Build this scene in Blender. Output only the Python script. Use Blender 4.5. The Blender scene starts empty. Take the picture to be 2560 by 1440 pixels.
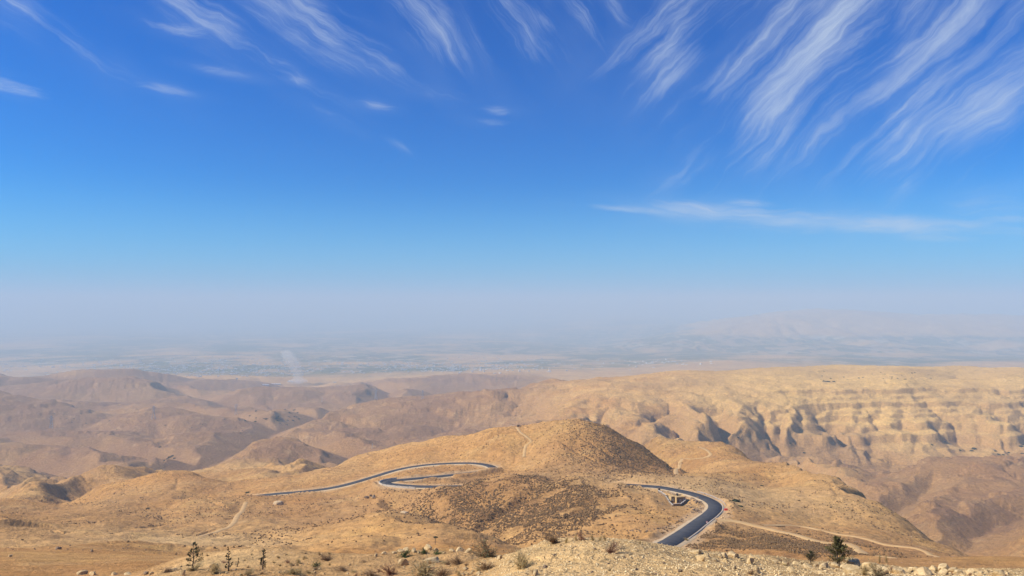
import bpy, bmesh, math, random
import numpy as np
from mathutils import Vector, Matrix
R = math.radians
rng = np.random.default_rng(7)
random.seed(7)
C = bpy.context.scene.collection
SC = bpy.context.scene

# ------------------------------------------------------------------ camera
F = 1849.0                       # focal length in photo pixels (2560 wide)
PITCH = math.atan((760-720)/F)   # horizon sits a little below the middle
cam_d = bpy.data.cameras.new('camera'); cam = bpy.data.objects.new('camera', cam_d); C.objects.link(cam)
cam_d.sensor_width = 36.0; cam_d.lens = 36.0*F/2560.0
cam_d.clip_start = 0.5; cam_d.clip_end = 400000
cam.location = (0, 0, 0); cam.rotation_euler = (R(90)+PITCH, 0, 0)
SC.camera = cam

# ------------------------------------------------------------------ node helper
class NT:
    def __init__(s, tree):
        s.t = tree; s.n = tree.nodes; s.l = tree.links
    def new(s, typ, **kw):
        nd = s.n.new(typ)
        for k, v in kw.items(): setattr(nd, k, v)
        return nd
    def put(s, sock, v):
        if isinstance(v, bpy.types.NodeSocket): s.l.new(v, sock)
        elif v is not None:
            if isinstance(v, (tuple, list)) and len(v) == 3 and sock.type == 'RGBA': v = (*v, 1)
            sock.default_value = v
    def m(s, op, a, b=None, c=None, clamp=False):
        nd = s.new('ShaderNodeMath', operation=op, use_clamp=clamp)
        for i, v in enumerate((a, b, c)):
            if v is not None: s.put(nd.inputs[i], v)
        return nd.outputs[0]
    def vm(s, op, a, b=None, out=0):
        nd = s.new('ShaderNodeVectorMath', operation=op)
        s.put(nd.inputs[0], a)
        if b is not None: s.put(nd.inputs[3] if op == 'SCALE' else nd.inputs[1], b)
        return nd.outputs[out]
    def xyz(s, x, y, z=0.0):
        nd = s.new('ShaderNodeCombineXYZ')
        for i, v in enumerate((x, y, z)): s.put(nd.inputs[i], v)
        return nd.outputs[0]
    def sep(s, v):
        nd = s.new('ShaderNodeSeparateXYZ'); s.put(nd.inputs[0], v); return nd.outputs
    def noise(s, vec, scale=1.0, detail=4.0, rough=0.55, dist=0.0, out='Fac'):
        nd = s.new('ShaderNodeTexNoise')
        s.put(nd.inputs['Vector'], vec); s.put(nd.inputs['Scale'], scale); s.put(nd.inputs['Detail'], detail)
        s.put(nd.inputs['Roughness'], rough); s.put(nd.inputs['Distortion'], dist)
        return nd.outputs[out]
    def vor(s, vec, scale=1.0, feature='F1', out='Distance'):
        nd = s.new('ShaderNodeTexVoronoi', feature=feature)
        s.put(nd.inputs['Vector'], vec); s.put(nd.inputs['Scale'], scale)
        return nd.outputs[out]
    def rng(s, v, a, b, c=0.0, d=1.0, smooth=True):
        nd = s.new('ShaderNodeMapRange', clamp=True, interpolation_type='SMOOTHSTEP' if smooth else 'LINEAR')
        for i, q in enumerate((v, a, b, c, d)): s.put(nd.inputs[i], q)
        return nd.outputs[0]
    def mix(s, f, a, b, mode='MIX'):
        nd = s.new('ShaderNodeMix', data_type='RGBA', blend_type=mode, clamp_factor=True)
        s.put(nd.inputs[0], f); s.put(nd.inputs[6], a); s.put(nd.inputs[7], b)
        return nd.outputs[2]
    def attr(s, name):
        nd = s.new('ShaderNodeAttribute', attribute_name=name); return nd.outputs['Fac']
    def bump(s, h, strength=0.5, dist=1.0, normal=None):
        nd = s.new('ShaderNodeBump'); s.put(nd.inputs['Height'], h)
        s.put(nd.inputs['Strength'], strength); s.put(nd.inputs['Distance'], dist)
        if normal is not None: s.put(nd.inputs['Normal'], normal)
        return nd.outputs[0]

# ------------------------------------------------------------------ sky, sun, exposure
SUN_EL, SUN_AZ = R(39), R(-98)        # azimuth from +Y towards +X: the sun is to the left
to_sun = Vector((math.sin(SUN_AZ)*math.cos(SUN_EL), math.cos(SUN_AZ)*math.cos(SUN_EL), math.sin(SUN_EL)))
sl = bpy.data.lights.new('sun', 'SUN'); sun = bpy.data.objects.new('sun', sl); C.objects.link(sun)
sl.energy = 5.0; sl.angle = R(0.53); sl.color = (1.0, 0.91, 0.77)
sun.rotation_euler = to_sun.to_track_quat('Z', 'Y').to_euler()
VS = SC.view_settings
VS.view_transform = 'Standard'; VS.look = 'None'; VS.gamma = 1.0; VS.use_curve_mapping = False
VS.exposure = 0.48
SKY_STRENGTH = 0.062

def ae(px, py):
    """direction (azimuth, elevation) of a sky feature"""
    cx, cy = (px-1280)/F, (720-py)/F
    y = math.cos(PITCH)-cy*math.sin(PITCH); z = math.sin(PITCH)+cy*math.cos(PITCH)
    return math.atan2(cx, y), math.atan2(z, math.hypot(cx, y))

def build_world():
    w = bpy.data.worlds.new('World'); SC.world = w; w.use_nodes = True
    t = NT(w.node_tree); t.n.clear()
    out = t.new('ShaderNodeOutputWorld'); bg = t.new('ShaderNodeBackground')
    sky = t.new('ShaderNodeTexSky', sky_type='NISHITA')
    sky.sun_disc = False; sky.sun_elevation = SUN_EL; sky.sun_rotation = SUN_AZ % (2*math.pi)
    sky.altitude = 700; sky.air_density = 1.0; sky.dust_density = 0.6; sky.ozone_density = 2.5
    hs = t.new('ShaderNodeHueSaturation'); t.put(hs.inputs['Saturation'], 1.45); t.put(hs.inputs['Color'], sky.outputs[0])
    col = t.mix(1.0, hs.outputs[0], (0.04, 0.93, 1.58), 'MULTIPLY')
    d = t.new('ShaderNodeTexCoord').outputs['Generated']
    x, y, z = t.sep(d)
    col = t.mix(t.m('MULTIPLY', t.rng(z, 0.17, -0.02), 0.80), col, HORIZON_COL)
    az = t.m('ARCTAN2', x, y); el = t.m('ARCSINE', z)
    P = t.xyz(az, el)
    w1 = t.noise(P, 3.0, 3, 0.5, out='Color'); w1 = t.vm('SCALE', t.vm('SUBTRACT', w1, (0.5, 0.5, 0.5)), 0.085)
    w2 = t.noise(P, 16.0, 3, 0.6, out='Color'); w2 = t.vm('SCALE', t.vm('SUBTRACT', w2, (0.5, 0.5, 0.5)), 0.026)
    PW = t.vm('ADD', t.vm('ADD', P, w1), w2)
    total = None
    groups = {}
    for c, ang, L, W, amp in CLOUDS: groups.setdefault(ang, []).append((c, L, W, amp))
    for gi, (ang, items) in enumerate(groups.items()):
        # feathered streaks: one stretched, warped noise per wind direction, seen through soft windows
        pw, p0 = PW, P
        if total is not None:   # ties the groups into one chain, so that the shader compiler works through them one by one
            tie = t.m('MULTIPLY', total, 1e-6); tie = t.xyz(tie, tie)
            pw, p0 = t.vm('ADD', PW, tie), t.vm('ADD', P, tie)
        def mp(vec, c, sx, sy):
            nd = t.new('ShaderNodeMapping', vector_type='TEXTURE')
            t.put(nd.inputs['Vector'], vec); nd.inputs['Location'].default_value = (c[0], c[1], 0)
            nd.inputs['Rotation'].default_value = (0, 0, R(ang)); nd.inputs['Scale'].default_value = (sx, sy, 1)
            return nd.outputs[0]
        win = None
        for c, L, W, amp in items:
            v = t.rng(t.vm('LENGTH', mp(p0, ae(*c), L*1.75, W*1.75), out=1), 1.0, 0.0, 0.0, amp)
            win = v if win is None else t.m('MAXIMUM', win, v)
        q = t.vm('ADD', mp(pw, (0, 0), 1/5.5, 1/60.), (0.0, 0.0, 3.7*gi))
        n1 = t.noise(q, 1.0, 6.5, 0.70, 0.5)
        n2 = t.noise(t.vm('MULTIPLY', q, (1.2, 0.3, 1.0)), 1.0, 2, 0.5)
        v = t.m('ADD', t.m('MULTIPLY', n1, 0.6), t.m('MULTIPLY', n2, 0.4))
        lo = t.m('SUBTRACT', 0.62, t.m('MULTIPLY', win, 0.29))
        a = t.m('MULTIPLY', t.rng(v, lo, t.m('ADD', lo, 0.46)), t.rng(win, 0.0, 0.6))
        veil = t.m('MULTIPLY', t.rng(n2, 0.30, 0.72), t.m('MULTIPLY', win, 0.13))
        a = t.m('ADD', t.m('MULTIPLY', a, 0.92), veil)
        total = a if total is None else t.m('ADD', total, a)
    # the same kind of thin cirrus goes on over the rest of the sky
    zz = t.m('MAXIMUM', z, 0.05)
    pl = t.xyz(t.m('DIVIDE', x, zz), t.m('DIVIDE', y, zz))
    px_, py_, _ = t.sep(pl)
    n = t.noise(t.xyz(t.m('MULTIPLY', t.m('ADD', px_, py_), 0.35), t.m('MULTIPLY', t.m('SUBTRACT', px_, py_), 1.3), 4.0), 1.0, 3, 0.6, 0.4)
    high = t.rng(el, 0.36, 0.5)
    back = t.rng(y, 0.75, 0.45)
    total = t.m('ADD', total, t.m('MULTIPLY', t.m('MULTIPLY', t.rng(n, 0.5, 0.78), t.m('MAXIMUM', high, t.m('MULTIPLY', back, t.rng(el, 0.1, 0.3)))), 0.55))
    total = t.m('MINIMUM', total, 0.85)
    col = t.mix(total, col, CLOUD_COL)
    t.put(bg.inputs[0], col); t.put(bg.inputs[1], SKY_STRENGTH)
    t.l.new(bg.outputs[0], out.inputs[0])
    w.cycles.sampling_method = 'MANUAL'; w.cycles.sample_map_resolution = 256
HORIZON_COL = (2.2, 5.6, 10.0)
CLOUD_COL = (6.5, 7.6, 9.3)
CLOUDS = [  # centre, angle, half length, half width, strength
    ((2080, 80), 40, 0.26, 0.12, 0.92), ((2420, 150), 40, 0.20, 0.13, 0.92), ((1660, 90), 40, 0.11, 0.07, 0.95), ((1800, 60), 40, 0.16, 0.12, 0.6),
    ((1870, 140), 40, 0.11, 0.020, 1.0), ((2070, 110), 40, 0.12, 0.022, 1.0), ((2440, 150), 40, 0.16, 0.03, 0.95), ((2320, 270), 40, 0.08, 0.018, 0.8),
    ((2000, 320), 40, 0.09, 0.04, 0.55), ((2380, 420), 40, 0.12, 0.06, 0.55), ((2500, 60), 40, 0.2, 0.1, 0.7),
    ((1065, 45), -50, 0.09, 0.034, 1.0), ((1270, 35), -50, 0.10, 0.07, 0.85), ((1340, 40), -50, 0.05, 0.03, 0.8), ((1480, 30), -50, 0.07, 0.05, 0.7),
    ((760, 35), -26, 0.18, 0.040, 0.95), ((480, 20), -26, 0.12, 0.035, 0.7), ((90, 40), -26, 0.14, 0.035, 0.7), ((800, 280), -26, 0.07, 0.014, 0.5), ((1000, 366), -26, 0.024, 0.007, 0.5), ((700, 170), -26, 0.10, 0.02, 0.5),
    ((440, 72), -5, 0.06, 0.012, 0.85), ((40, 218), -5, 0.065, 0.012, 1.1), ((415, 225), -5, 0.05, 0.008, 0.75), ((560, 180), -5, 0.05, 0.008, 0.75), ((745, 201), -5, 0.018, 0.007, 0.75),
    ((945, 266), -5, 0.03, 0.009, 0.7), ((1245, 280), -5, 0.035, 0.010, 0.95), ((1240, 305), -5, 0.05, 0.008, 0.95), ((1130, 240), -5, 0.06, 0.012, 0.6),
    ((1880, 536), -5, 0.20, 0.017, 1.1), ((2170, 560), -5, 0.22, 0.014, 1.3), ((1560, 523), -5, 0.10, 0.008, 1.1), ((2520, 540), -5, 0.07, 0.03, 0.85), ((1890, 510), -5, 0.05, 0.009, 1.1), ((2360, 595), -5, 0.06, 0.007, 1.0),
]
build_world()

# ------------------------------------------------------------------ helpers: objects, tags, materials
def link(name, me, parent=None, mat=None):
    o = bpy.data.objects.new(name, me); C.objects.link(o)
    if parent is not None: o.parent = parent
    if mat is not None and me is not None and not me.materials: me.materials.append(mat)
    return o
def tag(o, label, cat, group=None):
    o['label'] = label; o['category'] = cat
    if group: o['group'] = group
    return o
def empty(name, loc, rz=0.0, sc=1.0):
    o = bpy.data.objects.new(name, None); C.objects.link(o)
    o.location = loc; o.rotation_euler = (0, 0, rz); o.scale = (sc, sc, sc); o.empty_display_size = 0.3
    return o
def copy_tree(o, parent=None):
    c = o.copy(); C.objects.link(c); c.parent = parent
    for ch in o.children: copy_tree(ch, c)
    return c
def mesh_np(name, V, Fc, mat=None, smooth=False):
    """V (n,3), Fc (m,k) all faces of the same size"""
    V = np.asarray(V, np.float32); Fc = np.asarray(Fc, np.int32)
    me = bpy.data.meshes.new(name); n, k = Fc.shape
    me.vertices.add(len(V)); me.vertices.foreach_set('co', V.ravel())
    me.loops.add(n*k); me.loops.foreach_set('vertex_index', Fc.ravel())
    me.polygons.add(n); me.polygons.foreach_set('loop_start', np.arange(0, n*k, k, dtype=np.int32))
    try: me.polygons.foreach_set('loop_total', np.full(n, k, np.int32))
    except Exception: pass
    me.polygons.foreach_set('use_smooth', np.full(n, smooth, bool))
    me.update(calc_edges=True); me.validate()
    if mat: me.materials.append(mat)
    return me
def new_mat(name, rough=0.9):
    m = bpy.data.materials.new(name); m.use_nodes = True
    t = NT(m.node_tree); b = t.n['Principled BSDF']
    b.inputs['Roughness'].default_value = rough
    b.inputs['Specular IOR Level'].default_value = 0.25
    return m, t, b
def noisy_mat(name, c1, c2, scale, rough=0.9, bump=0.3, spec=0.25, detail=5, bscale=None, coord='Object'):
    m, t, b = new_mat(name, rough); b.inputs['Specular IOR Level'].default_value = spec
    p = t.new('ShaderNodeTexCoord').outputs[coord] if coord != 'World' else t.new('ShaderNodeNewGeometry').outputs['Position']
    n = t.noise(p, scale, detail, 0.6)
    rnd = t.new('ShaderNodeObjectInfo').outputs['Random']
    f = t.m('ADD', t.rng(n, 0.3, 0.7), t.m('MULTIPLY', t.m('SUBTRACT', rnd, 0.5), 0.5), clamp=True)
    t.put(b.inputs['Base Color'], t.mix(f, c1, c2))
    if bump: t.put(b.inputs['Normal'], t.bump(t.noise(p, bscale or scale*2.5, 6, 0.65), bump, 0.1))
    return m

# ------------------------------------------------------------------ numpy noise
def _h(ix, iy, s):
    n = (ix.astype(np.int64)*374761393 + iy.astype(np.int64)*668265263 + s*1442695041) & 0xffffffff
    n = ((n ^ (n >> 13))*1274126177) & 0xffffffff
    n = ((n ^ (n >> 16))*2246822519) & 0xffffffff
    return ((n ^ (n >> 15)) & 0xffffff).astype(np.float32)/16777215.0
def vnoise(x, y, s=0):
    ix = np.floor(x); iy = np.floor(y); fx = (x-ix).astype(np.float32); fy = (y-iy).astype(np.float32)
    ix = ix.astype(np.int64); iy = iy.astype(np.int64)
    fx = fx*fx*fx*(fx*(fx*6-15)+10); fy = fy*fy*fy*(fy*(fy*6-15)+10)
    a = _h(ix, iy, s); b = _h(ix+1, iy, s); c = _h(ix, iy+1, s); d = _h(ix+1, iy+1, s)
    return (a+(b-a)*fx)*(1-fy)+(c+(d-c)*fx)*fy
def fbm(x, y, octv=4, s=0, gain=0.5):
    v = 0; a = 1.0; t = 0; c, sn = math.cos(0.6), math.sin(0.6)
    for i in range(octv):
        v = v+a*vnoise(x, y, s+i*17); t += a; a *= gain
        x, y = (x*c-y*sn)*2.03+11.3, (x*sn+y*c)*2.03-7.7
    return v/t
def sstep(a, b, x):
    t = np.clip((x-a)/(b-a), 0, 1); return t*t*(3-2*t)
def gullies(x, y, gx, gy, freq, octv, s=0, branch=1.2):
    """directional erosion noise: gullies that run down the slope and branch"""
    H = np.zeros_like(x); amp = 1.0; tot = 0.0
    wx = (fbm(x*freq*0.7, y*freq*0.7, 2, s+5)-0.5)*0.9/freq; wy = (fbm(x*freq*0.7, y*freq*0.7, 2, s+6)-0.5)*0.9/freq
    x = x+wx; y = y+wy
    dx, dy = gx.copy(), gy.copy()
    for o in range(octv):
        l = np.sqrt(dx*dx+dy*dy)+1e-6
        sx, sy = -dy/l, dx/l
        X = x*freq; Y = y*freq; ix = np.floor(X).astype(np.int64); iy = np.floor(Y).astype(np.int64)
        fx = (X-ix).astype(np.float32); fy = (Y-iy).astype(np.float32)
        c = np.zeros(x.shape, np.float32); d = np.zeros(x.shape, np.float32); W = np.zeros(x.shape, np.float32)
        for i in (-1, 0, 1):
            for j in (-1, 0, 1):
                px = fx-i-_h(ix+i, iy+j, s+o*31); py = fy-j-_h(ix+i, iy+j, s+o*31+9)
                w = np.exp(-(px*px+py*py)*2.2)
                ph = (px*sx+py*sy)*6.2832
                c += w*np.cos(ph); d -= w*np.sin(ph); W += w
        c /= W; d /= W
        hv = np.sqrt(np.clip((1+c*1.15)/2, 0.0004, 1))
        H += amp*(hv-0.64); tot += amp
        k = branch*0.25*amp
        dx = dx+k*d*sx*l*3.0; dy = dy+k*d*sy*l*3.0
        amp *= 0.5; freq *= 2.0
    return H/tot

# ------------------------------------------------------------------ terrain: survey points (photo bearing, height angle, distance)
def ud(px, py):
    cx, cy = (px-1280)/F, (720-py)/F
    y = math.cos(PITCH)-cy*math.sin(PITCH); z = math.sin(PITCH)+cy*math.cos(PITCH)
    return cx/y, -z/y
PTS = []     # (u, distance, tangent of depression)
def vis(*pts):
    for px, py, d in pts:
        u, dep = ud(px, py); PTS.append((u, d, dep))
def drop(*pts):
    for px, d, dz in pts: PTS.append(((px-1280)/F, d, dz/d))
def dep_(*pts):
    for px, d, dp in pts: PTS.append(((px-1280)/F, d, dp))

# main road, from below the mound round the bend, along the back of the crest, two hairpins, down to the left
ROAD = [(1560,1425,215),(1625,1383,256),(1680,1352,287),(1715,1330,316),(1745,1308,348),(1772,1288,376),(1786,1274,395),(1786,1262,410),(1770,1250,424),(1735,1236,440),(1690,1225,455),(1640,1217.5,470),
        (1560,1212,485),(1480,1209,500),(1390,1210,512),(1300,1212,520),(1200,1214,526),(1110,1217,531),(1040,1216,537),(1000,1213.5,543),(972,1210,549),(966,1205.5,556),(985,1201,563),(1020,1198,571),(1070,1193.5,584),(1115,1189,597),(1165,1184,612),(1205,1179.5,624),(1228,1174,634),
        (1230,1167.5,645),(1213,1161.5,657),(1180,1158,668),(1120,1158.5,676),(1050,1164,681),(990,1175,678),(930,1194,668),(880,1208,658),(830,1220,650),(760,1229,645),(700,1233.5,643),(660,1236,643),(615,1243,648),(560,1250,658),(500,1256,675)]
vis((600,1236,605),(540,1239,600),(480,1246,600),(650,1242,606))
vis(*ROAD[::2])
# near ground
for px in (-900, -400, 0, 250): dep_((px, 4, 0.80), (px, 14, 0.47), (px, 40, 0.405), (px, 75, 0.385))
for px in (430, 640, 900, 1280, 1700, 2150, 2600, 3100, 3600): dep_((px, 4, 0.72), (px, 9, 0.47))
vis((-300,1440,115),(0,1440,112),(250,1440,105),(0,1400,150),(200,1400,160),(350,1405,150),(200,1360,250),(0,1365,250),(-300,1390,180),(-700,1400,180),(400,1368,255))
vis((600,1440,34),(900,1440,30),(1200,1440,23),(1500,1440,17.5),(1800,1440,17),(2200,1440,24),(2560,1440,28),(470,1440,38))
vis((450,1432,42),(560,1428,46),(640,1372,76),(540,1378,78),(800,1384,70),(450,1394,78),(640,1408,56),(760,1408,50),(900,1412,42),(1000,1402,44),(1100,1396,42),(1000,1381,56),(1100,1379,53),(1200,1382,42),(900,1392,58))
dep_((640,105,0.350),(800,100,0.352),(500,110,0.352),(1000,85,0.352),(1100,80,0.352),(1200,70,0.355),(900,95,0.352))
vis((1200,1402,29))
CREST = [(1290,1386,26),(1340,1366,25),(1400,1353,25),(1500,1350,25),(1600,1357,26),(1700,1371,28),(1800,1385,32),(1900,1392,36),(2000,1402,42),(2200,1412,48),(2400,1423,50),(2560,1430,50),(2800,1440,50)]
vis(*CREST)
vis((1400,1400,21),(1600,1400,21),(1800,1412,24),(2000,1420,33),(2300,1432,38))
for px, py, d in CREST: dep_((px, d*1.5, (py-760)/F+0.035), (px, d*2.4, 0.366), (px, 130, 0.352))
# slopes below, 200-700 m
vis((1090,1362,230),(1000,1340,290),(1000,1300,350),(960,1276,400),(1100,1310,360),(1200,1345,310),(900,1300,400),(800,1330,370),(900,1345,300),(600,1340,400),(600,1300,480),(300,1330,380),(300,1300,470),(100,1330,360),(0,1310,380),(100,1300,470),(400,1290,520),(600,1262,560),(800,1262,540),(700,1245,610),(300,1265,600),(150,1285,520),(850,1240,600),(450,1255,620),(-300,1330,380),(-300,1290,500))
vis((1280,1362,330),(1180,1315,390),(1100,1287,430),(1010,1262,480),(935,1245,535))             # gully
vis((1350,1330,345),(1500,1330,330),(1560,1310,345),(1450,1280,385),(1300,1280,420),(1600,1270,395),(1200,1250,460),(1500,1230,440),(1350,1225,455),(1100,1232,490),(1000,1226,520),(1200,1198,506),(1100,1208,512),(1030,1222,520),(1350,1189,485),(1450,1191,478),(1560,1202,468),(1280,1186,492))
vis((1610,1330,322),(1660,1290,365),(1640,1250,415),(1690,1258,418),(1600,1225,448))
vis((1900,1290,390),(2000,1250,470),(2100,1290,420),(2250,1345,370),(2000,1310,370),(1850,1325,335),(1900,1360,285),(2150,1345,340),(2300,1385,310),(2300,1405,270),(2500,1420,260),(2100,1375,290),(1800,1360,280),(2000,1385,250),(2600,1432,240),(3000,1440,260))
vis((1850,1215,520),(1950,1200,600),(1760,1200,520),(1900,1240,470),(1700,1190,560),(1600,1186,545),(1500,1178,560))
RIDGE = [(1900,1158,740),(1980,1168,690),(2050,1185,640),(2150,1235,570),(2230,1290,500),(2310,1340,450),(2400,1392,400),(2520,1436,350)]
vis(*RIDGE)
drop((1900,950,250),(2050,800,262),(2150,730,255),(2230,660,245),(2310,610,238),(2400,550,228),(2560,490,205),(2000,1150,330),(2750,450,190),(3100,450,190))
# central hill
vis((1460,1050,705),(1400,1052,715),(1350,1058,730),(1300,1064,750),(1220,1075,770),(1100,1090,800),(1000,1112,820),(900,1140,825),(860,1156,805),(1520,1068,705),(1560,1094,708),(1600,1118,700),(1640,1143,685),(1680,1172,650))
vis((1450,1120,640),(1350,1120,660),(1250,1120,680),(1450,1165,585),(1300,1160,640),(1100,1125,740),(950,1160,740),(1560,1150,620),(800,1190,700),(700,1212,690),(1390,1145,615),(1620,1170,610))
drop((1460,830,175),(1300,880,185),(1100,930,215),(900,960,235),(1560,820,185),(1640,800,190),(860,930,235))
vis((1690,1180,690),(1780,1137,820),(1740,1112,900),(1640,1096,960),(1720,1104,950),(1800,1112,930),(1850,1130,880))
drop((1640,1150,290),(1740,1120,290),(1850,1100,300),(1460,1100,280),(1300,1150,290),(1100,1250,310),(900,1200,290),(1600,1400,352),(1300,1500,350),(1050,1400,335))
# left middle: orange ridge and dark-sided knobs
vis((170,1264,770),(250,1216,830),(400,1181,860),(480,1184,850),(555,1205,790),(330,1220,760),(620,1200,820),(120,1240,820),(60,1215,880),(0,1250,700),(-300,1240,720))
drop((555,900,226),(400,1000,246),(250,980,250),(170,900,240),(60,960,250))
vis((640,1190,960),(690,1178,1000),(590,1140,1230),(560,1168,1100),(480,1165,1200),(650,1125,1420),(800,1112,1500),(760,1140,1150),(900,1115,1450),(700,1085,1800),(850,1090,1750))
vis((170,1193,1000),(100,1186,1020),(250,1196,1000),(60,1200,960))
drop((170,1120,285),(60,1120,285))
vis((420,1150,1500),(520,1105,1800),(640,1070,2100),(700,1042,2500),(760,1045,2400),(350,1165,1350),(250,1180,1200))     # dry river bed
vis((100,1130,1500),(0,1165,1280),(350,1130,1700),(150,1105,1800),(300,1098,1900),(230,1122,1500),(200,1050,2400),(450,1040,2500),(600,1058,2300),(100,1010,3000),(300,1000,3100),(0,1060,2300),(-300,1100,1900),(-300,1000,3100))
vis((420,965,3800),(350,972,3650),(500,985,3500),(250,988,3500),(600,1002,3250),(660,1018,2950),(550,1040,2600),(100,950,4300),(0,946,4500),(200,940,4800),(340,950,4500),(-300,946,4500))
drop((420,4500,500),(560,4200,490),(100,5000,530),(240,5400,560))
vis((800,1000,3400),(900,1020,2900),(1000,990,3600),(900,970,4200),(1050,972,4100),(1100,965,4400),(1100,942,5600),(800,965,4800),(700,962,5300),(600,950,5600),(1300,950,4800))
# right massif: foot, face, rim and plateau
vis((1240,985,2450),(1200,998,2430),(1150,1012,2420),(1000,1032,2420),(900,1044,2450),(1400,962,2500),(1550,945,2600),(1700,926,2800),(1800,928,2800),(1900,920,2900),(2100,914,3000),(2250,918,3000),(2400,917,3000),(2560,922,2900),(3000,925,2900))
vis((1150,1060,2150),(1250,1042,2200),(1330,1022,2200),(950,1075,2000),(950,1100,1860),(1050,1085,1950),(1200,1070,1950),(1400,1060,1850),(1500,1000,2080),(1450,1035,1950),(1550,1060,1830),(1650,1100,1740),(1650,1040,1920),(1700,990,2120),(1750,1090,1760),(1800,1050,1900),(1900,1140,1780),(1900,1080,1860),(1900,1010,2050),(1800,965,2250),(1600,965,2300),(1850,1120,1760))
vis((2000,1012,2060),(2100,1012,2080),(2250,1012,2090),(2400,1016,2090),(2560,1018,2080),(2100,978,2160),(2250,978,2165),(2400,980,2165),(2560,982,2160),(2400,950,2500),(2100,948,2500),(2000,1060,1960),(2100,1060,1975),(2250,1060,1980),(2400,1060,1980),(2300,1105,1880),(2500,1110,1830),(2140,1095,1880),(2060,1120,1830),(2200,1132,1830),(2130,1165,1730),(1950,1150,1740),(2030,1140,1800),(2560,1070,1950),(3000,1060,1960),(3000,1000,2120))
drop((1700,3900,440),(2000,4100,450),(2300,4200,460),(2600,4100,450),(1400,3500,440),(1240,3200,440),(3000,4200,450))
# lower right hill
vis((2450,1392,640),(2350,1345,740),(2500,1340,780),(2250,1290,880),(2400,1300,930),(2560,1400,580),(2200,1250,1130),(2400,1250,1120),(2560,1250,1080),(2250,1185,1420),(2400,1152,1550),(2560,1150,1550),(2120,1178,1450),(2300,1162,1520),(2000,1165,1500),(3000,1250,1080),(2120,1235,1120))
drop((2400,1720,392),(2560,1700,388),(2250,1650,385),(3000,1700,390))
# valley floor and far range
for px in (-900, -300, 300, 900): vis((px,931,6700),(px,901,9000),(px,881,11500),(px,858,15000),(px,836,20000))
vis((1200,920,7200),(1500,911,7800),(1200,901,9000),(1600,895,9400),(1250,881,11500),(1560,879,11500),(1300,858,15000))
drop((1800,7000,560),(2100,7500,590),(2400,7500,590),(2600,7500,590),(3100,7500,590))
vis((1850,878,11200),(2200,882,10800),(2500,886,10800),(3000,886,10800),(2000,858,12200),(2250,845,13000),(2500,846,13000),(1900,834,14300),(1700,848,14000),(1560,862,14500),(2130,782,17500),(1980,788,17000),(2250,790,17500),(2400,786,17800),(2560,792,17500),(1830,808,16500),(1680,838,16800),(1500,856,17000),(3000,785,17500),(2080,820,15000),(2350,818,15000))
for px in (1500, 1900, 2300, 2700, 3200): drop((px, 25000, 640))
for px in (-900, -200, 500, 1200, 1900, 2600, 3300): drop((px, 36000, 800), (px, 47000, -120), (px, 62000, -60))
P_ = np.array(PTS, float)
SU, SV = 2.6, 1.0
def tps_fit(pts, lam=2e-4):
    X = np.c_[pts[:, 0]*SU, np.log(pts[:, 1])*SV]; n = len(X)
    r = np.hypot(X[:, None, 0]-X[None, :, 0], X[:, None, 1]-X[None, :, 1])
    K = np.where(r > 0, r*r*np.log(np.maximum(r, 1e-9)), 0)+lam*np.eye(n)
    T = np.c_[np.ones(n), X]
    A = np.block([[K, T], [T.T, np.zeros((3, 3))]])
    w = np.linalg.solve(A, np.r_[pts[:, 2], 0, 0, 0])
    return X, w
def tps_eval(fit, U, Vv):
    X, w = fit; a = U.ravel()*SU; b = Vv.ravel()*SV
    out = w[-3]+w[-2]*a+w[-1]*b
    for i0 in range(0, a.size, 20000):
        s = slice(i0, i0+20000)
        r2 = (a[s, None]-X[None, :, 0])**2+(b[s, None]-X[None, :, 1])**2
        out[s] += (0.5*r2*np.log(np.maximum(r2, 1e-18)))@w[:-3]
    return out.reshape(U.shape)
FIT = tps_fit(P_)
U0, U1, D0, D1 = -1.02, 1.02, 5.0, 60000.0
NU, NV = 260, 420
gu = np.linspace(U0, U1, NU); gv = np.linspace(math.log(D0), math.log(D1), NV)
GD = tps_eval(FIT, *np.meshgrid(gu, gv, indexing='ij'))      # depression tangent on a coarse grid
def cub(G, a, b):
    """Catmull-Rom lookup of G at fractional indices"""
    a = np.clip(a, 1, G.shape[0]-3.001); b = np.clip(b, 1, G.shape[1]-3.001)
    i = np.floor(a).astype(int); j = np.floor(b).astype(int); s = a-i; t = b-j
    def wts(x): return (-0.5*x+x*x-0.5*x**3, 1-2.5*x*x+1.5*x**3, 0.5*x+2*x*x-1.5*x**3, -0.5*x*x+0.5*x**3)
    ws, wt = wts(s), wts(t); out = 0
    for p in range(4):
        for q in range(4): out = out+ws[p]*wt[q]*G[i+p-1, j+q-1]
    return out
def base_z(x, y):
    u = x/y
    return -y*cub(GD, (u-U0)/(U1-U0)*(NU-1), (np.log(y)-gv[0])/(gv[-1]-gv[0])*(NV-1))

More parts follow.
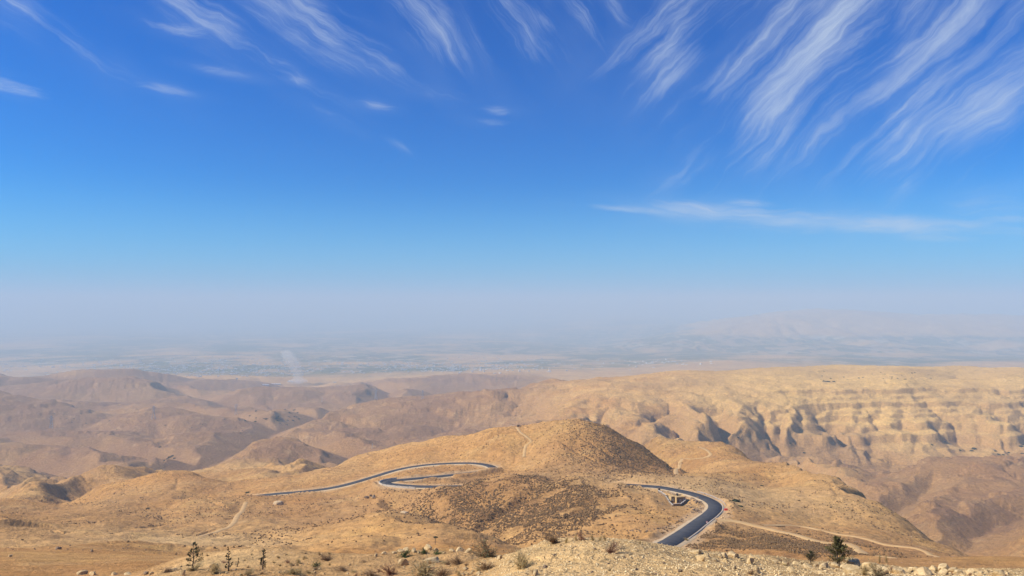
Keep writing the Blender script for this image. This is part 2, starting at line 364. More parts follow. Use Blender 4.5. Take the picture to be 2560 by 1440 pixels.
# ---- mesh lines: columns by bearing, rows denser where the ground faces the viewer
NC, NR = 1000, 1020
uu = np.concatenate([np.linspace(U0+.012, -0.73, 60)[:-1], np.linspace(-0.73, 0.73, NC-118), np.linspace(0.73, U1-.012, 60)[1:]])
NC = len(uu)
lv = np.linspace(math.log(D0*1.06), math.log(D1*0.94), 900)
ci = (uu-U0)/(U1-U0)*(NU-1)
A_, B_ = np.meshgrid(ci, (lv-gv[0])/(gv[-1]-gv[0])*(NV-1), indexing='ij')
dp = cub(GD, A_, B_)
g = np.abs(np.gradient(dp, lv, axis=1))
k = np.ones(41)/41
g = np.apply_along_axis(lambda q: np.convolve(np.pad(q, 20, 'edge'), k, 'valid'), 1, g)
g = np.apply_along_axis(lambda q: np.convolve(np.pad(q, 20, 'edge'), k, 'valid'), 0, g)
base_w = 0.012+0.05*sstep(math.log(180), math.log(280), lv)*(1-sstep(math.log(3500), math.log(5500), lv))+0.02*sstep(math.log(13), math.log(18), lv)*(1-sstep(math.log(60), math.log(90), lv))
wgt = g+base_w[None, :]
cw = np.cumsum(wgt, axis=1); cw = (cw-cw[:, :1])/(cw[:, -1:]-cw[:, :1])
LD = np.stack([np.interp(np.linspace(0, 1, NR), cw[i], lv) for i in range(NC)])
Y = np.exp(LD); X = uu[:, None]*Y
Z = base_z(X, Y)
LY = LD
e = 0.012*Y
gx = (base_z(X+e, Y)-base_z(X-e, Y))/(2*e); gy = (base_z(X, Y+e)-base_z(X, Y-e))/(2*e)
sl_ = np.hypot(gx, gy)
U_ = X/Y; PX = 1280+F*U_                      # bearing of a ground point, used to name regions of the land
def band(v, a, b, c, d): return sstep(a, b, v)*(1-sstep(c, d, v))
lnd = np.log
def blob(px, d, rpx, rln):                    # soft region mask round a bearing and distance
    return np.exp(-((PX-px)/rpx)**2-((LD-math.log(d))/rln)**2)
# broad badland relief
Zb = Z.copy()
def add(mask, fn, thr=0.003):
    """add fn(x, y, gx, gy, z, px, ln d)*mask only where the mask is not empty"""
    s_ = mask > thr
    if s_.any(): Z[s_] += mask[s_]*fn(X[s_], Y[s_], gx[s_], gy[s_], Z[s_], PX[s_], Zb[s_])
def billow(x, y, octv, s):
    v = 0; a = 1.0; t = 0
    for i in range(octv):
        v = v+a*np.sqrt((2*vnoise(x, y, s+i*13)-1)**2+0.004); t += a; a *= 0.5
        x, y = (x*0.8-y*0.6)*2.1+3.1, (x*0.6+y*0.8)*2.1-5.2
    return v/t-0.45
m_mid = band(LD, lnd(900), lnd(1250), lnd(4800), lnd(6800))
rightm = sstep(1150, 1500, PX)
top = 1-0.85*sstep(2180, 2450, Y)*sstep(1450, 1700, PX)      # the plateau of the massif stays smooth
amp = np.clip(sl_*4.0, 0.35, 1.0)*top
add(m_mid*(1-rightm), lambda x, y, a, b, z, px, l: billow(x/950+0.35*fbm(x/500, y/500, 2, 8), y/950, 3, 23)*135+(fbm(x/1200, y/1200, 2, 25)-0.5)*40)
add(m_mid*amp*(1-rightm), lambda x, y, a, b, z, px, l: gullies(x, y, a, b, 1/420., 4, 3)*48)
add(m_mid*amp*(1-0.55*rightm), lambda x, y, a, b, z, px, l: gullies(x+900, y, a, b, 1/100., 3, 5)*15+gullies(x-700, y+90, a, b, 1/38., 2, 6)*5)
def spurs(x, y, a, b, z, px, zb):
    """ridges and ravines that run down the face of the massif, deeper towards its foot"""
    ph = x/205+0.25*y/205+(fbm(x/260, y/260, 3, 14)-0.5)*2.2
    f = ph-np.floor(ph); id_ = np.floor(ph); k = 0.55+0.75*_h(id_.astype(np.int64), 0*id_.astype(np.int64), 5)
    r = 1-np.abs(2*f-1)**1.55
    ph2 = x/64-0.5*y/64+(fbm(x/90, y/90, 3, 15)-0.5)*2.0; f2 = ph2-np.floor(ph2)
    A = (1-sstep(-330, -262, zb))*(1-0.5*sstep(2030, 2150, px))+0.08
    k = k*(1+0.7*(1-sstep(1650, 1900, px)))
    return A*((r-0.55)*42*k+(1-np.abs(2*f2-1)**1.2-0.6)*12)
add(m_mid*top*amp*sstep(1050, 1250, PX)*(1-sstep(1850, 2050, PX)), lambda x, y, a, b, z, px, l: gullies(x+50, y, a, b, 1/200., 3, 19)*26)
add(m_mid*rightm*top*band(LD, lnd(1450), lnd(1650), lnd(2700), lnd(3100)), spurs)
# far range
m_far = band(LD, lnd(9500), lnd(13000), lnd(30000), lnd(40000))*sstep(1350, 1700, PX)
add(m_far, lambda x, y, a, b, z, px, l: gullies(x, y, a, b, 1/1500., 4, 11)*190+(fbm(x/2500, y/2500, 4, 12)-0.5)*190)
# nearer hills: rills and gentle swells
m_near = band(LD, lnd(170), lnd(260), lnd(900), lnd(1200))
add(m_near, lambda x, y, a, b, z, px, l: (gullies(x, y, a, b, 1/90., 4, 8)*9.0+gullies(x+300, y, a, b, 1/24., 3, 13)*3.2)*np.clip(np.hypot(a, b)*2.5, 0.25, 1)+(fbm(x/60, y/60, 4, 31)-0.5)*5.0+(fbm(x/9, y/9, 4, 33, 0.65)-0.5)*1.5)
# ledges of harder rock
def ledges(x, y, a, b, z, px, l):
    st = fbm(x/420, y/420, 3, 41); jig = fbm(x/60, y/60, 3, 42)-0.5; r = 0*x; zl = 0.45*l+0.55*z
    for zc, H, w, th, (p, q_) in ((-284, 5.0, 2.0, 0.24, (1950, 2100)), (-257, 5, 2.2, 0.26, (1850, 2050)), (-306, 3, 2.0, 0.40, (1450, 1700)), (-345, 8, 3, 0.36, (950, 1250)), (-325, 6, 2.5, 0.36, (950, 1250)), (-269, 2.5, 1.4, 0.34, (1900, 2100)), (-296, 2.5, 1.4, 0.36, (1900, 2100))):
        q = zl-(zc+jig*6)
        r = r+H*(sstep(-w, w, q)-0.5)*np.exp(-(q/14)**2)*1.6*sstep(p, q_, px)*sstep(th, th+0.12, st)
    mk = sstep(0.45, 0.6, fbm(x/300, y/300, 3, 47))*(1-0.6*sstep(1400, 1700, px))
    for zc in (-395, -372, -345, -318, -290):
        q = z-(zc+jig*14+(st-0.5)*40)
        r = r+mk*6*(sstep(-1.5, 1.5, q)-0.5)*np.exp(-(q/9)**2)
    r = r*(0.55+0.9*fbm(x/70, y/70, 3, 53))
    return r+(fbm(x/30, y/30, 4, 51, 0.65)-0.5)*8
add(m_mid, ledges)
def steps(x, y, a, b, z, px, l):
    q = (z+(fbm(x/150, y/150, 3, 48)-0.5)*22)/11.0; f = q-np.floor(q)
    return (sstep(0.35, 0.62, f)-f)*11.0*sstep(0.36, 0.5, fbm(x/170, y/170, 3, 49))+gullies(x, y, a, b, 1/150., 3, 17)*20
add(band(LD, lnd(800), lnd(950), lnd(1650), lnd(1800))*sstep(2000, 2150, PX), steps)
add(band(LD, lnd(12), lnd(16), lnd(120), lnd(220)), lambda x, y, a, b, z, px, l: (fbm(x/6, y/6, 4, 61)-0.5)*0.7+(fbm(x/1.1, y/1.1, 4, 62, 0.6)-0.5)*0.24)
add(band(LD, lnd(5200), lnd(6500), lnd(8000), lnd(10000)), lambda x, y, a, b, z, px, l: (fbm(x/400, y/400, 4, 71)-0.5)*22)

# dry valleys: V-shaped cuts, banks rising at a steady slope from the bed
def nearest(xs, ys, line, chunk=20000):
    D = np.empty(xs.size); I = np.empty(xs.size, int)
    lx, ly = line[:, 0].astype(np.float32), line[:, 1].astype(np.float32)
    for i in range(0, xs.size, chunk):
        s = slice(i, i+chunk)
        d2 = (xs[s, None]-lx[None])**2+(ys[s, None]-ly[None])**2
        j = d2.argmin(1); I[s] = j; D[s] = np.sqrt(d2[np.arange(len(j)), j])
    return D, I
def zfast(x, y):      # height of the nearest mesh vertex
    i = np.clip(np.searchsorted(uu, x/y), 0, NC-1); return np.array([np.interp(b_, Y[a_], Z[a_]) for a_, b_ in zip(i, y)])
def wadi(pts, depth, slope, wob, seed, step, ease=0.15):
    P = np.array([((px-1280)/F*d, d) for px, d in pts], float); seg = np.r_[0, np.cumsum(np.linalg.norm(np.diff(P, axis=0), axis=1))]
    t = np.arange(0, seg[-1], step); q = np.linspace(0, 1, len(t))
    from_ = lambda k: np.interp(t, seg, P[:, k])
    x, y = from_(0), from_(1)
    for _ in range(20): x[1:-1] = 0.25*x[:-2]+0.5*x[1:-1]+0.25*x[2:]; y[1:-1] = 0.25*y[:-2]+0.5*y[1:-1]+0.25*y[2:]
    x = x+(fbm(t/(wob*5), t*0+seed, 3, seed)-0.5)*2*wob; y = y+(fbm(t/(wob*5), t*0+seed+9, 3, seed+1)-0.5)*2*wob
    z = zfast(x, y)
    n = max(3, int(90/step)) if depth > 15 else max(3, int(20/step))
    z = np.convolve(np.pad(z, n, 'edge'), np.ones(2*n+1)/(2*n+1), 'valid')-depth*np.minimum(1, np.minimum(q, 1-q)/ease+0.05)
    line = np.stack([x, y, z], -1); out = depth/slope*2.2+6; big_ = out*2.5
    mn, mx = line[:, :2].min(0)-big_, line[:, :2].max(0)+big_
    sel = (X > mn[0]) & (X < mx[0]) & (Y > mn[1]) & (Y < mx[1])
    if not sel.any(): return
    D, I = nearest(X[sel].astype(np.float32), Y[sel].astype(np.float32), line)
    xs, ys = X[sel], Y[sel]; sc = depth/slope
    D = np.maximum(0, D*(0.7+0.6*fbm(xs/(sc*0.9), ys/(sc*0.9), 3, seed+2))-0.04*sc)
    c = line[I, 2]+D*slope+depth*6*np.maximum(0, D/out-0.35)**2; zz = Z[sel]; k = 0.08*depth
    h = np.clip(0.5+0.5*(c-zz)/k, 0, 1); Z[sel] = c*(1-h)+zz*h-k*h*(1-h)
for w_ in (([(60,960),(180,1080),(270,1190),(350,1330),(430,1490),(510,1750),(610,2050),(690,2450),(800,2850),(930,3300),(1000,4000),(900,5000)], 44, 0.42, 60, 1, 6),
           ([(690,2450),(560,2700),(420,2950),(250,3000),(40,3150),(-150,3300)], 38, 0.36, 60, 2, 7), ([(430,1490),(260,1580),(100,1720),(-120,1800)], 32, 0.40, 45, 3, 6),
           ([(610,2050),(760,1950),(860,1750),(960,1450)], 36, 0.42, 40, 4, 6), ([(350,1330),(500,1280),(620,1180),(740,1090)], 24, 0.45, 25, 5, 5),
           ([(510,1750),(380,1900),(220,2050),(30,2200)], 28, 0.38, 45, 6, 6), ([(800,2850),(660,3200),(520,3500),(400,4300)], 34, 0.36, 60, 7, 8), ([(930,3300),(1100,3000),(1200,2900)], 26, 0.36, 50, 8, 8),
           ([(1900,1760),(2020,1780),(2150,1740),(2300,1720),(2500,1700)], 22, 0.5, 25, 9, 5), ([(1900,1760),(1750,1640),(1600,1450),(1450,1250)], 22, 0.5, 30, 10, 5),
           ([(2520,480),(2430,560),(2340,670),(2250,820),(2150,1000),(2060,1250),(1960,1500),(1900,1760)], 48, 0.72, 18, 11, 4), ([(2330,700),(2420,900),(2520,1050),(2620,1100)], 22, 0.5, 18, 12, 4), ([(2150,1000),(2260,1180),(2340,1350)], 18, 0.5, 18, 13, 4),
           ([(1275,335),(1230,365),(1170,395),(1100,430),(1010,480),(940,530)], 7, 0.45, 3, 14, 1.5), ([(1170,395),(1260,430),(1330,455)], 3.5, 0.5, 2, 15, 1.5)):
    wadi(*w_)
# ---- roads and tracks cut their beds into the ground
def world(px, py, d):
    u, dep = ud(px, py); return np.array((u*d, d, -dep*d))
def spline(pts, step):
    P = np.array(pts, float); P = np.vstack([2*P[0]-P[1], P, 2*P[-1]-P[-2]]); out = []
    for i in range(1, len(P)-2):
        n = max(2, int(np.linalg.norm(P[i+1]-P[i])/step)); t = np.linspace(0, 1, n, endpoint=False)[:, None]
        p0, p1, p2, p3 = P[i-1], P[i], P[i+1], P[i+2]
        out.append(0.5*((2*p1)+(-p0+p2)*t+(2*p0-5*p1+4*p2-p3)*t*t+(-p0+3*p1-3*p2+p3)*t**3))
    out.append(P[-2][None]); return np.vstack(out)
road = spline([world(*p) for p in ROAD], 2.0)
zz = road[:, 2].copy()
for _ in range(60): zz[1:-1] = 0.25*zz[:-2]+0.5*zz[1:-1]+0.25*zz[2:]
road[:, 2] = zz
ROADD = np.full(Z.shape, 1e3)
def carve(line, inner, outer, sink):
    mn, mx = line[:, :2].min(0)-outer, line[:, :2].max(0)+outer
    sel = (X > mn[0]) & (X < mx[0]) & (Y > mn[1]) & (Y < mx[1])
    D, I = nearest(X[sel].astype(np.float32), Y[sel].astype(np.float32), line)
    w = 1-sstep(inner, outer, D)
    tg = np.gradient(line, axis=0); l2 = (tg[:, :2]**2).sum(1)+1e-9
    tt = np.clip(((X[sel]-line[I, 0])*tg[I, 0]+(Y[sel]-line[I, 1])*tg[I, 1])/l2[I], -0.6, 0.6)
    Z[sel] = Z[sel]*(1-w)+(line[I, 2]+tt*tg[I, 2]-sink)*w
    return sel, D
sel, D = carve(road, 7.5, 26.0, 0.35)
_, I_ = nearest(X[sel].astype(np.float32), Y[sel].astype(np.float32), road)
side_ = np.where(Y[sel] < road[I_, 1], 0, 40)            # windrows of spoil along both edges
Z[sel] += 3.0*np.clip(fbm(I_/9., side_+0.0*I_, 3, 87)-0.42, 0, 1)*np.exp(-((D-9.5)/2.4)**2)*2
hid = (Y[sel] < road[I_, 1]) & (road[I_, 1] > 596) & (road[I_, 1] < 634) & (1280+F*road[I_, 0]/road[I_, 1] > 1118)
Z[sel] += np.where(hid, 3.2*np.exp(-((D-10)/4.0)**2), 0)
ROADD[sel] = np.minimum(ROADD[sel], D)

# ground height lookups on the finished sheet
def gz(x, y):
    x = np.atleast_1d(np.asarray(x, float)); y = np.atleast_1d(np.asarray(y, float)); u = x/y
    i = np.clip(np.searchsorted(uu, u)-1, 0, NC-2); f = (u-uu[i])/(uu[i+1]-uu[i]); out = np.empty(x.size)
    for k in range(x.size):
        a = np.interp(y[k], Y[i[k]], Z[i[k]]); b = np.interp(y[k], Y[i[k]+1], Z[i[k]+1]); out[k] = a+(b-a)*f[k]
    return out
def ground(px, py, dmin=12.0):
    """point where the line of sight to a photo position first meets the ground beyond dmin"""
    u, dep = ud(px, py); i = int(np.clip(np.searchsorted(uu, u)-1, 0, NC-2)); f = (u-uu[i])/(uu[i+1]-uu[i])
    yy = Y[i]; zc = Z[i]*(1-f)+np.interp(yy, Y[i+1], Z[i+1])*f
    hit = np.where((yy > dmin) & (zc >= -dep*yy))[0]
    if len(hit) == 0: k = len(yy)-1
    else: k = hit[0]
    if k > 0:
        a = zc[k-1]+dep*yy[k-1]; b = zc[k]+dep*yy[k]; s = 0 if b == a else np.clip(-a/(b-a), 0, 1)
        d = yy[k-1]+s*(yy[k]-yy[k-1])
    else: d = yy[k]
    return np.array((u*d, d, gz(u*d, d)[0]))

TRACKS = {   # pale dirt tracks: photo positions and width
    'hill_top': ([(1292,1068),(1300,1078),(1318,1090),(1328,1102),(1316,1112),(1312,1128),(1310,1142)], 2.0, 600),
    'saddle': ([(1692,1186),(1690,1170),(1700,1158),(1730,1147),(1760,1143),(1776,1136),(1772,1128),(1750,1118)], 3.0, 600),
    'field': ([(1795,1300),(1850,1307),(1950,1330),(2050,1352),(2150,1374),(2260,1400)], 3.2, 200),
    'left': ([(615,1255),(596,1285),(580,1310),(540,1330),(470,1340)], 2.6, 300),
    'right': ([(1905,1312),(2000,1318),(2100,1338),(2200,1358),(2330,1385),(2460,1418)], 1.8, 200),
}
tracks = {}
for nme, (pts, w, dm) in TRACKS.items():
    line = spline([ground(px, py, dm) for px, py in pts], 3.0)
    z2 = gz(line[:, 0], line[:, 1])
    for _ in range(12): z2[1:-1] = 0.25*z2[:-2]+0.5*z2[1:-1]+0.25*z2[2:]
    line[:, 2] = z2; tracks[nme] = (line, w)
    carve(line, w*0.6+0.6, w*0.6+7, 0.2)

CRACKS = ([(305,1327),(360,1318),(420,1308),(470,1304),(530,1312),(545,1320)], [(500,1337),(520,1330),(545,1316)], [(265,1363),(300,1358),(330,1350)], [(95,1318),(150,1327),(230,1328)], [(590,1347),(640,1338),(730,1345),(775,1354)],
          [(1930,1313),(1975,1316)], [(2075,1310),(2130,1312),(2160,1315)], [(560,1300),(600,1290)], [(520,1252),(570,1270)], [(1300,1330),(1400,1300),(1480,1262)], [(800,1300),(880,1290),(960,1300)], [(1100,1130),(1160,1120),(1230,1112)], [(1390,1100),(1440,1130),(1520,1165)], [(1440,1085),(1500,1120),(1560,1160)])
for ci_, cpts in enumerate(CRACKS):
    g_p = [ground(px, py, 180) for px, py in cpts]
    if max(abs(math.log(a_[1]/b_[1])) for a_, b_ in zip(g_p[:-1], g_p[1:])) < 0.3: wadi([(1280+F*q[0]/q[1], q[1]) for q in g_p], 1.7, 0.9, 1.6, 40+ci_, 1.0, 0.25)
# ------------------------------------------------------------------ soils: what the ground is made of, region by region
def noisy(v, s, sc, a): return np.clip(v+(fbm(X/sc, Y/sc, 4, s)-0.5)*a, 0, 1)
pale = 0.25+0*X
pale += 0.85*band(LD, lnd(13), lnd(15), lnd(60), lnd(75))*sstep(1150, 1300, PX)
pale += 0.35*band(LD, lnd(13), lnd(15), lnd(60), lnd(75))*(1-sstep(1150, 1300, PX))
pale += 0.55*m_mid*sstep(1500, 2000, PX)*band(LD, lnd(1550), lnd(1700), lnd(4000), lnd(5000))*sstep(-395, -330, Z)
pale += 0.55*blob(560, 330, 260, 0.18)+0.35*blob(1560, 480, 200, 0.10)+0.35*blob(1850, 470, 250, 0.2)+0.45*blob(560, 72, 200, 0.3)
purple = 0.10+0*X
purple += 0.75*band(LD, lnd(700), lnd(900), lnd(1600), lnd(1800))*sstep(2020, 2200, PX)
purple += 0.75*m_mid*(1-sstep(-350, -300, Z))*sstep(1450, 1600, PX)*band(LD, lnd(1600), lnd(1650), lnd(2100), lnd(2300))*(1-sstep(2050, 2250, PX)*0.5)
purple += 0.85*m_mid*(1-sstep(1250, 1450, PX))*band(LD, lnd(1300), lnd(1600), lnd(4500), lnd(6000))
orange = 0.35+0.55*blob(1050, 790, 220, 0.12)+0.55*blob(420, 820, 190, 0.14)+0.3*blob(900, 640, 500, 0.2)
litter_shade = 0*X+0.12   # dark dry scrub litter between the tussocks
litter_shade += 0.75*blob(1250, 430, 200, 0.18)+0.6*blob(1420, 400, 140, 0.16)+0.75*blob(1850, 300, 200, 0.10)+0.8*blob(1570, 670, 110, 0.12)+0.5*blob(1180, 470, 160, 0.12)  # blob on the round hill's right flank: scrub litter plus painted shade
pale = noisy(pale, 81, 90, 0.9*m_mid.mean()+0.35); purple = noisy(purple, 82, 260, 0.9); orange = noisy(orange, 83, 120, 0.6); litter_shade = noisy(litter_shade, 84, 22, 0.8)*(1-sstep(900, 1300, Y))
verge = (1-sstep(6.0, 12.0, ROADD+(fbm(X/7, Y/7, 3, 85)-0.5)*9))
farm = sstep(5600, 7000, Y)*(1-sstep(-610, -560, Z))

V = np.stack([X, Y, Z], -1).reshape(-1, 3)
idx = np.arange(NC*NR).reshape(NC, NR)
Fq = np.stack([idx[:-1, :-1], idx[1:, :-1], idx[1:, 1:], idx[:-1, 1:]], -1).reshape(-1, 4)
me = mesh_np('terrain', V, Fq, None, True)
for nme, arr in (('pale', pale), ('purple', purple), ('orange', orange), ('litter_shade', litter_shade), ('verge', verge), ('farm', farm)):
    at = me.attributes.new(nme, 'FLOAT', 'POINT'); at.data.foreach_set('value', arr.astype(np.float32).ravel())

def terrain_mat():
    m, t, b = new_mat('desert_ground', 0.95); b.inputs['Specular IOR Level'].default_value = 0.1
    geo = t.new('ShaderNodeNewGeometry'); p = geo.outputs['Position']
    x, y, z = t.sep(p); dist = t.vm('LENGTH', p, out=1)
    nz = t.sep(geo.outputs['Normal'])[2]
    big = t.noise(p, 1/180., 5, 0.6); mid = t.noise(p, 1/14., 6, 0.65); fine = t.noise(p, 1/1.3, 6, 0.7); grit = t.noise(p, 5.0, 5, 0.75)
    sand = t.mix(t.rng(big, 0.35, 0.68), (0.40, 0.225, 0.088), (0.46, 0.290, 0.130))
    pt = t.noise(p, 1/42., 5, 0.6, 0.8)
    sand = t.mix(t.m('MULTIPLY', t.rng(pt, 0.52, 0.66), 0.75), sand, (0.55, 0.385, 0.165))
    sand = t.mix(t.m('MULTIPLY', t.rng(pt, 0.48, 0.36), 0.70), sand, (0.33, 0.185, 0.095))
    sand = t.mix(t.m('MULTIPLY', t.attr('orange'), 0.8), sand, (0.50, 0.265, 0.090))
    sand = t.mix(t.m('MULTIPLY', t.attr('pale'), 0.9), sand, (0.72, 0.585, 0.375))
    sand = t.mix(t.m('MULTIPLY', t.m('MULTIPLY', t.attr('pale'), t.rng(dist, 700.0, 1300.0)), 0.8), sand, (0.66, 0.475, 0.185))
    sand = t.mix(t.m('MULTIPLY', t.attr('purple'), 0.85), sand, (0.215, 0.135, 0.105))
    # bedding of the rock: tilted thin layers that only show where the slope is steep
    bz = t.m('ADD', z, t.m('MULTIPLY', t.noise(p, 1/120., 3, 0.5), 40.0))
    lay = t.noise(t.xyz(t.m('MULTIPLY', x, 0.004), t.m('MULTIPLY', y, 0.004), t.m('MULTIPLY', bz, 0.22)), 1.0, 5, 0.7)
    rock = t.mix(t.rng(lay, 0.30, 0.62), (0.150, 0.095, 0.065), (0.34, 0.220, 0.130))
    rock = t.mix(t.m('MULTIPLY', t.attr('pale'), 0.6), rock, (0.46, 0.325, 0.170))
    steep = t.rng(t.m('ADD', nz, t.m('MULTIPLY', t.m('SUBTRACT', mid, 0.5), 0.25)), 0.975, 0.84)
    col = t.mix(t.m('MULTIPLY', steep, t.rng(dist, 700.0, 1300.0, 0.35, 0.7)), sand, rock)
    # bands of bedding on the open slopes as well, faint
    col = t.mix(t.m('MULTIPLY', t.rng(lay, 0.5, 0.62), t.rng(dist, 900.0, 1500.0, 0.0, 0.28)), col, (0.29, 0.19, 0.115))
    lit = t.m('MULTIPLY', t.attr('litter_shade'), t.rng(t.m('ADD', t.m('MULTIPLY', fine, 0.5), t.m('MULTIPLY', mid, 0.5)), 0.42, 0.56))
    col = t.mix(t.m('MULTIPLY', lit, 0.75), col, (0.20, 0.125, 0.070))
    # stony speckle
    sp = t.rng(t.noise(p, 1/2.6, 5, 0.75), 0.56, 0.70)
    col = t.mix(t.m('MULTIPLY', sp, t.rng(dist, 60.0, 200.0, 0.10, 0.80)), col, (0.17, 0.10, 0.055))
    sp2 = t.rng(t.noise(p, 1/9., 6, 0.72), 0.58, 0.74)
    col = t.mix(t.m('MULTIPLY', sp2, t.rng(dist, 600.0, 1500.0, 0.0, 0.6)), col, (0.21, 0.135, 0.085))
    wash = t.rng(t.noise(p, 1/38., 6, 0.7, 0.6), 0.54, 0.72)
    col = t.mix(t.m('MULTIPLY', wash, 0.32), col, (0.60, 0.48, 0.31))
    tone = t.rng(t.noise(p, 1/5., 6, 0.7), 0.25, 0.75, 0.76, 1.20)
    col = t.vm('SCALE', col, tone)
    col = t.mix(t.attr('verge'), col, t.mix(mid, (0.50, 0.36, 0.24), (0.60, 0.47, 0.34)))
    # valley floor: irrigated fields, bare plots and plastic tunnels, too far to tell apart
    fx = t.xyz(t.m('MULTIPLY', x, 1/420.), t.m('MULTIPLY', y, 1/620.))
    cell = t.vor(fx, 1.0, out='Color'); c1, c2, c3 = t.sep(cell)
    field = t.mix(t.rng(c1, 0.35, 0.75), (0.34, 0.26, 0.18), (0.105, 0.125, 0.070))
    small = t.sep(t.vor(t.xyz(t.m('MULTIPLY', x, 1/130.), t.m('MULTIPLY', y, 1/210.)), 1.0, out='Color'))
    field = t.mix(t.rng(small[0], 0.55, 0.62), field, (0.10, 0.115, 0.07))
    field = t.mix(t.m('MULTIPLY', t.rng(small[1], 0.86, 0.88), t.rng(t.noise(p, 1/2500., 3), 0.45, 0.55)), field, (0.36, 0.34, 0.31))
    col = t.mix(t.m('MULTIPLY', t.attr('farm'), t.rng(t.noise(p, 1/1800., 4), 0.36, 0.5)), col, field)
    col = t.mix(1.0, col, (1.08, 0.915, 0.65), 'MULTIPLY')
    t.put(b.inputs['Base Color'], col)
    n1 = t.bump(t.noise(p, 1/7., 7, 0.7), t.rng(dist, 150.0, 900.0, 0.55, 1.0), 4.5)
    n2 = t.bump(t.noise(p, 1/1.2, 6, 0.7), t.rng(dist, 1300.0, 100.0, 0.1, 0.9), 0.6, n1)
    n3 = t.bump(t.m('ADD', grit, t.m('MULTIPLY', t.vor(p, 6.0), 0.7)), t.rng(dist, 120.0, 30.0, 0.0, 0.8), 0.07, n2)
    t.put(b.inputs['Normal'], n3)
    return m
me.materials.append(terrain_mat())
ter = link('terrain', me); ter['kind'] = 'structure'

# ------------------------------------------------------------------ haze
def haze():
    bm = bmesh.new(); bmesh.ops.create_cube(bm, size=1.0)
    for v in bm.verts: v.co = (v.co.x*170000, v.co.y*170000, (-1100 if v.co.z < 0 else HAZE_TOP))
    me = bpy.data.meshes.new('haze'); bm.to_mesh(me); bm.free()
    m = bpy.data.materials.new('haze_air'); m.use_nodes = True; t = NT(m.node_tree); t.n.clear()
    o = t.new('ShaderNodeOutputMaterial'); pv = t.new('ShaderNodeVolumePrincipled')
    t.put(pv.inputs['Color'], HAZE_COL); t.put(pv.inputs['Density'], HAZE_DENSITY); t.put(pv.inputs['Anisotropy'], 0.0)
    t.l.new(pv.outputs[0], o.inputs['Volume'])
    me.materials.append(m); h = link('haze', me); h['kind'] = 'stuff'
HAZE_TOP, HAZE_DENSITY, HAZE_COL = 320.0, 0.000115, (0.57, 0.73, 0.87)
haze()
#BEGIN_OBJ
# ------------------------------------------------------------------ roads
def ribbon(line, offs, zoff, lo=0, hi=None):
    """cross-section offsets (to the right of travel) and heights swept along a line"""
    L = line[lo:hi]; tg = np.gradient(L, axis=0); n = np.hypot(tg[:, 0], tg[:, 1]); rx, ry = tg[:, 1]/n, -tg[:, 0]/n
    rows = [np.stack([L[:, 0]+rx*o, L[:, 1]+ry*o, L[:, 2]+h], -1) for o, h in zip(offs, zoff)]
    V = np.stack(rows, 1); m, k = V.shape[:2]; id_ = np.arange(m*k).reshape(m, k)
    Fc = np.stack([id_[:-1, :-1], id_[:-1, 1:], id_[1:, 1:], id_[1:, :-1]], -1).reshape(-1, 4)
    return V.reshape(-1, 3), Fc
def struct(name, V, Fc, mat, smooth=True):
    o = link(name, mesh_np(name, V, Fc, mat, smooth)); o['kind'] = 'structure'; return o
m, t, b = new_mat('asphalt', 0.75)
p = t.new('ShaderNodeNewGeometry').outputs['Position']
t.put(b.inputs['Base Color'], t.mix(t.rng(t.noise(p, 0.25, 5, 0.6), 0.3, 0.7), (0.036, 0.037, 0.042), (0.064, 0.063, 0.064)))
M_ASPHALT = m
M_GRAVEL = noisy_mat('pale_gravel', (0.46, 0.33, 0.18), (0.57, 0.43, 0.26), 0.4, 0.95, 0.5, coord='World')
M_DIRT = noisy_mat('pale_dirt', (0.45, 0.28, 0.12), (0.53, 0.35, 0.155), 0.15, 0.95, 0.4, coord='World')
M_CONC = noisy_mat('concrete', (0.38, 0.34, 0.28), (0.52, 0.47, 0.40), 0.8, 0.9, 0.2)
NRD = len(road)
wob = (fbm(np.arange(NRD)/9., np.zeros(NRD), 3, 5)-0.5)*1.6
wob2 = (fbm(np.arange(NRD)/7., np.ones(NRD)*5, 3, 6)-0.5)*2.4
struct('road_shoulder', *ribbon(road, (-5.6-wob, -3.6, 3.6, 5.4+wob2), (-0.3, -0.02, -0.02, -0.3)), M_GRAVEL)
struct('road', *ribbon(road, (-3.7, -3.65, 0, 3.65, 3.7), (-0.10, 0.03, 0.09, 0.03, -0.10)), M_ASPHALT)
for nme, (line, w) in tracks.items():
    w2 = w/2*(0.8+0.5*fbm(np.arange(len(line))/6., np.zeros(len(line)), 3, 9))
    V_, F_ = ribbon(line, (-w/2-.5, -w/2, 0, w/2, w/2+.5), (-0.25, 0.02, 0.06, 0.02, -0.25))
    struct('dirt_track', V_, F_, M_DIRT)
def road_index(px):  # nearest sample of the near stretch of road at a bearing
    return int(np.argmin(np.abs(1280+F*road[:, 0]/road[:, 1]-px)+(road[:, 1] > 425)*1e4))
i0, i1 = road_index(1690), road_index(1778)
kb = link('kerb', mesh_np('kerb', *ribbon(road, (4.1, 4.1, 4.4, 4.4), (-0.2, 0.10, 0.10, -0.2), i0, i1), M_CONC)); kb['kind'] = 'structure'

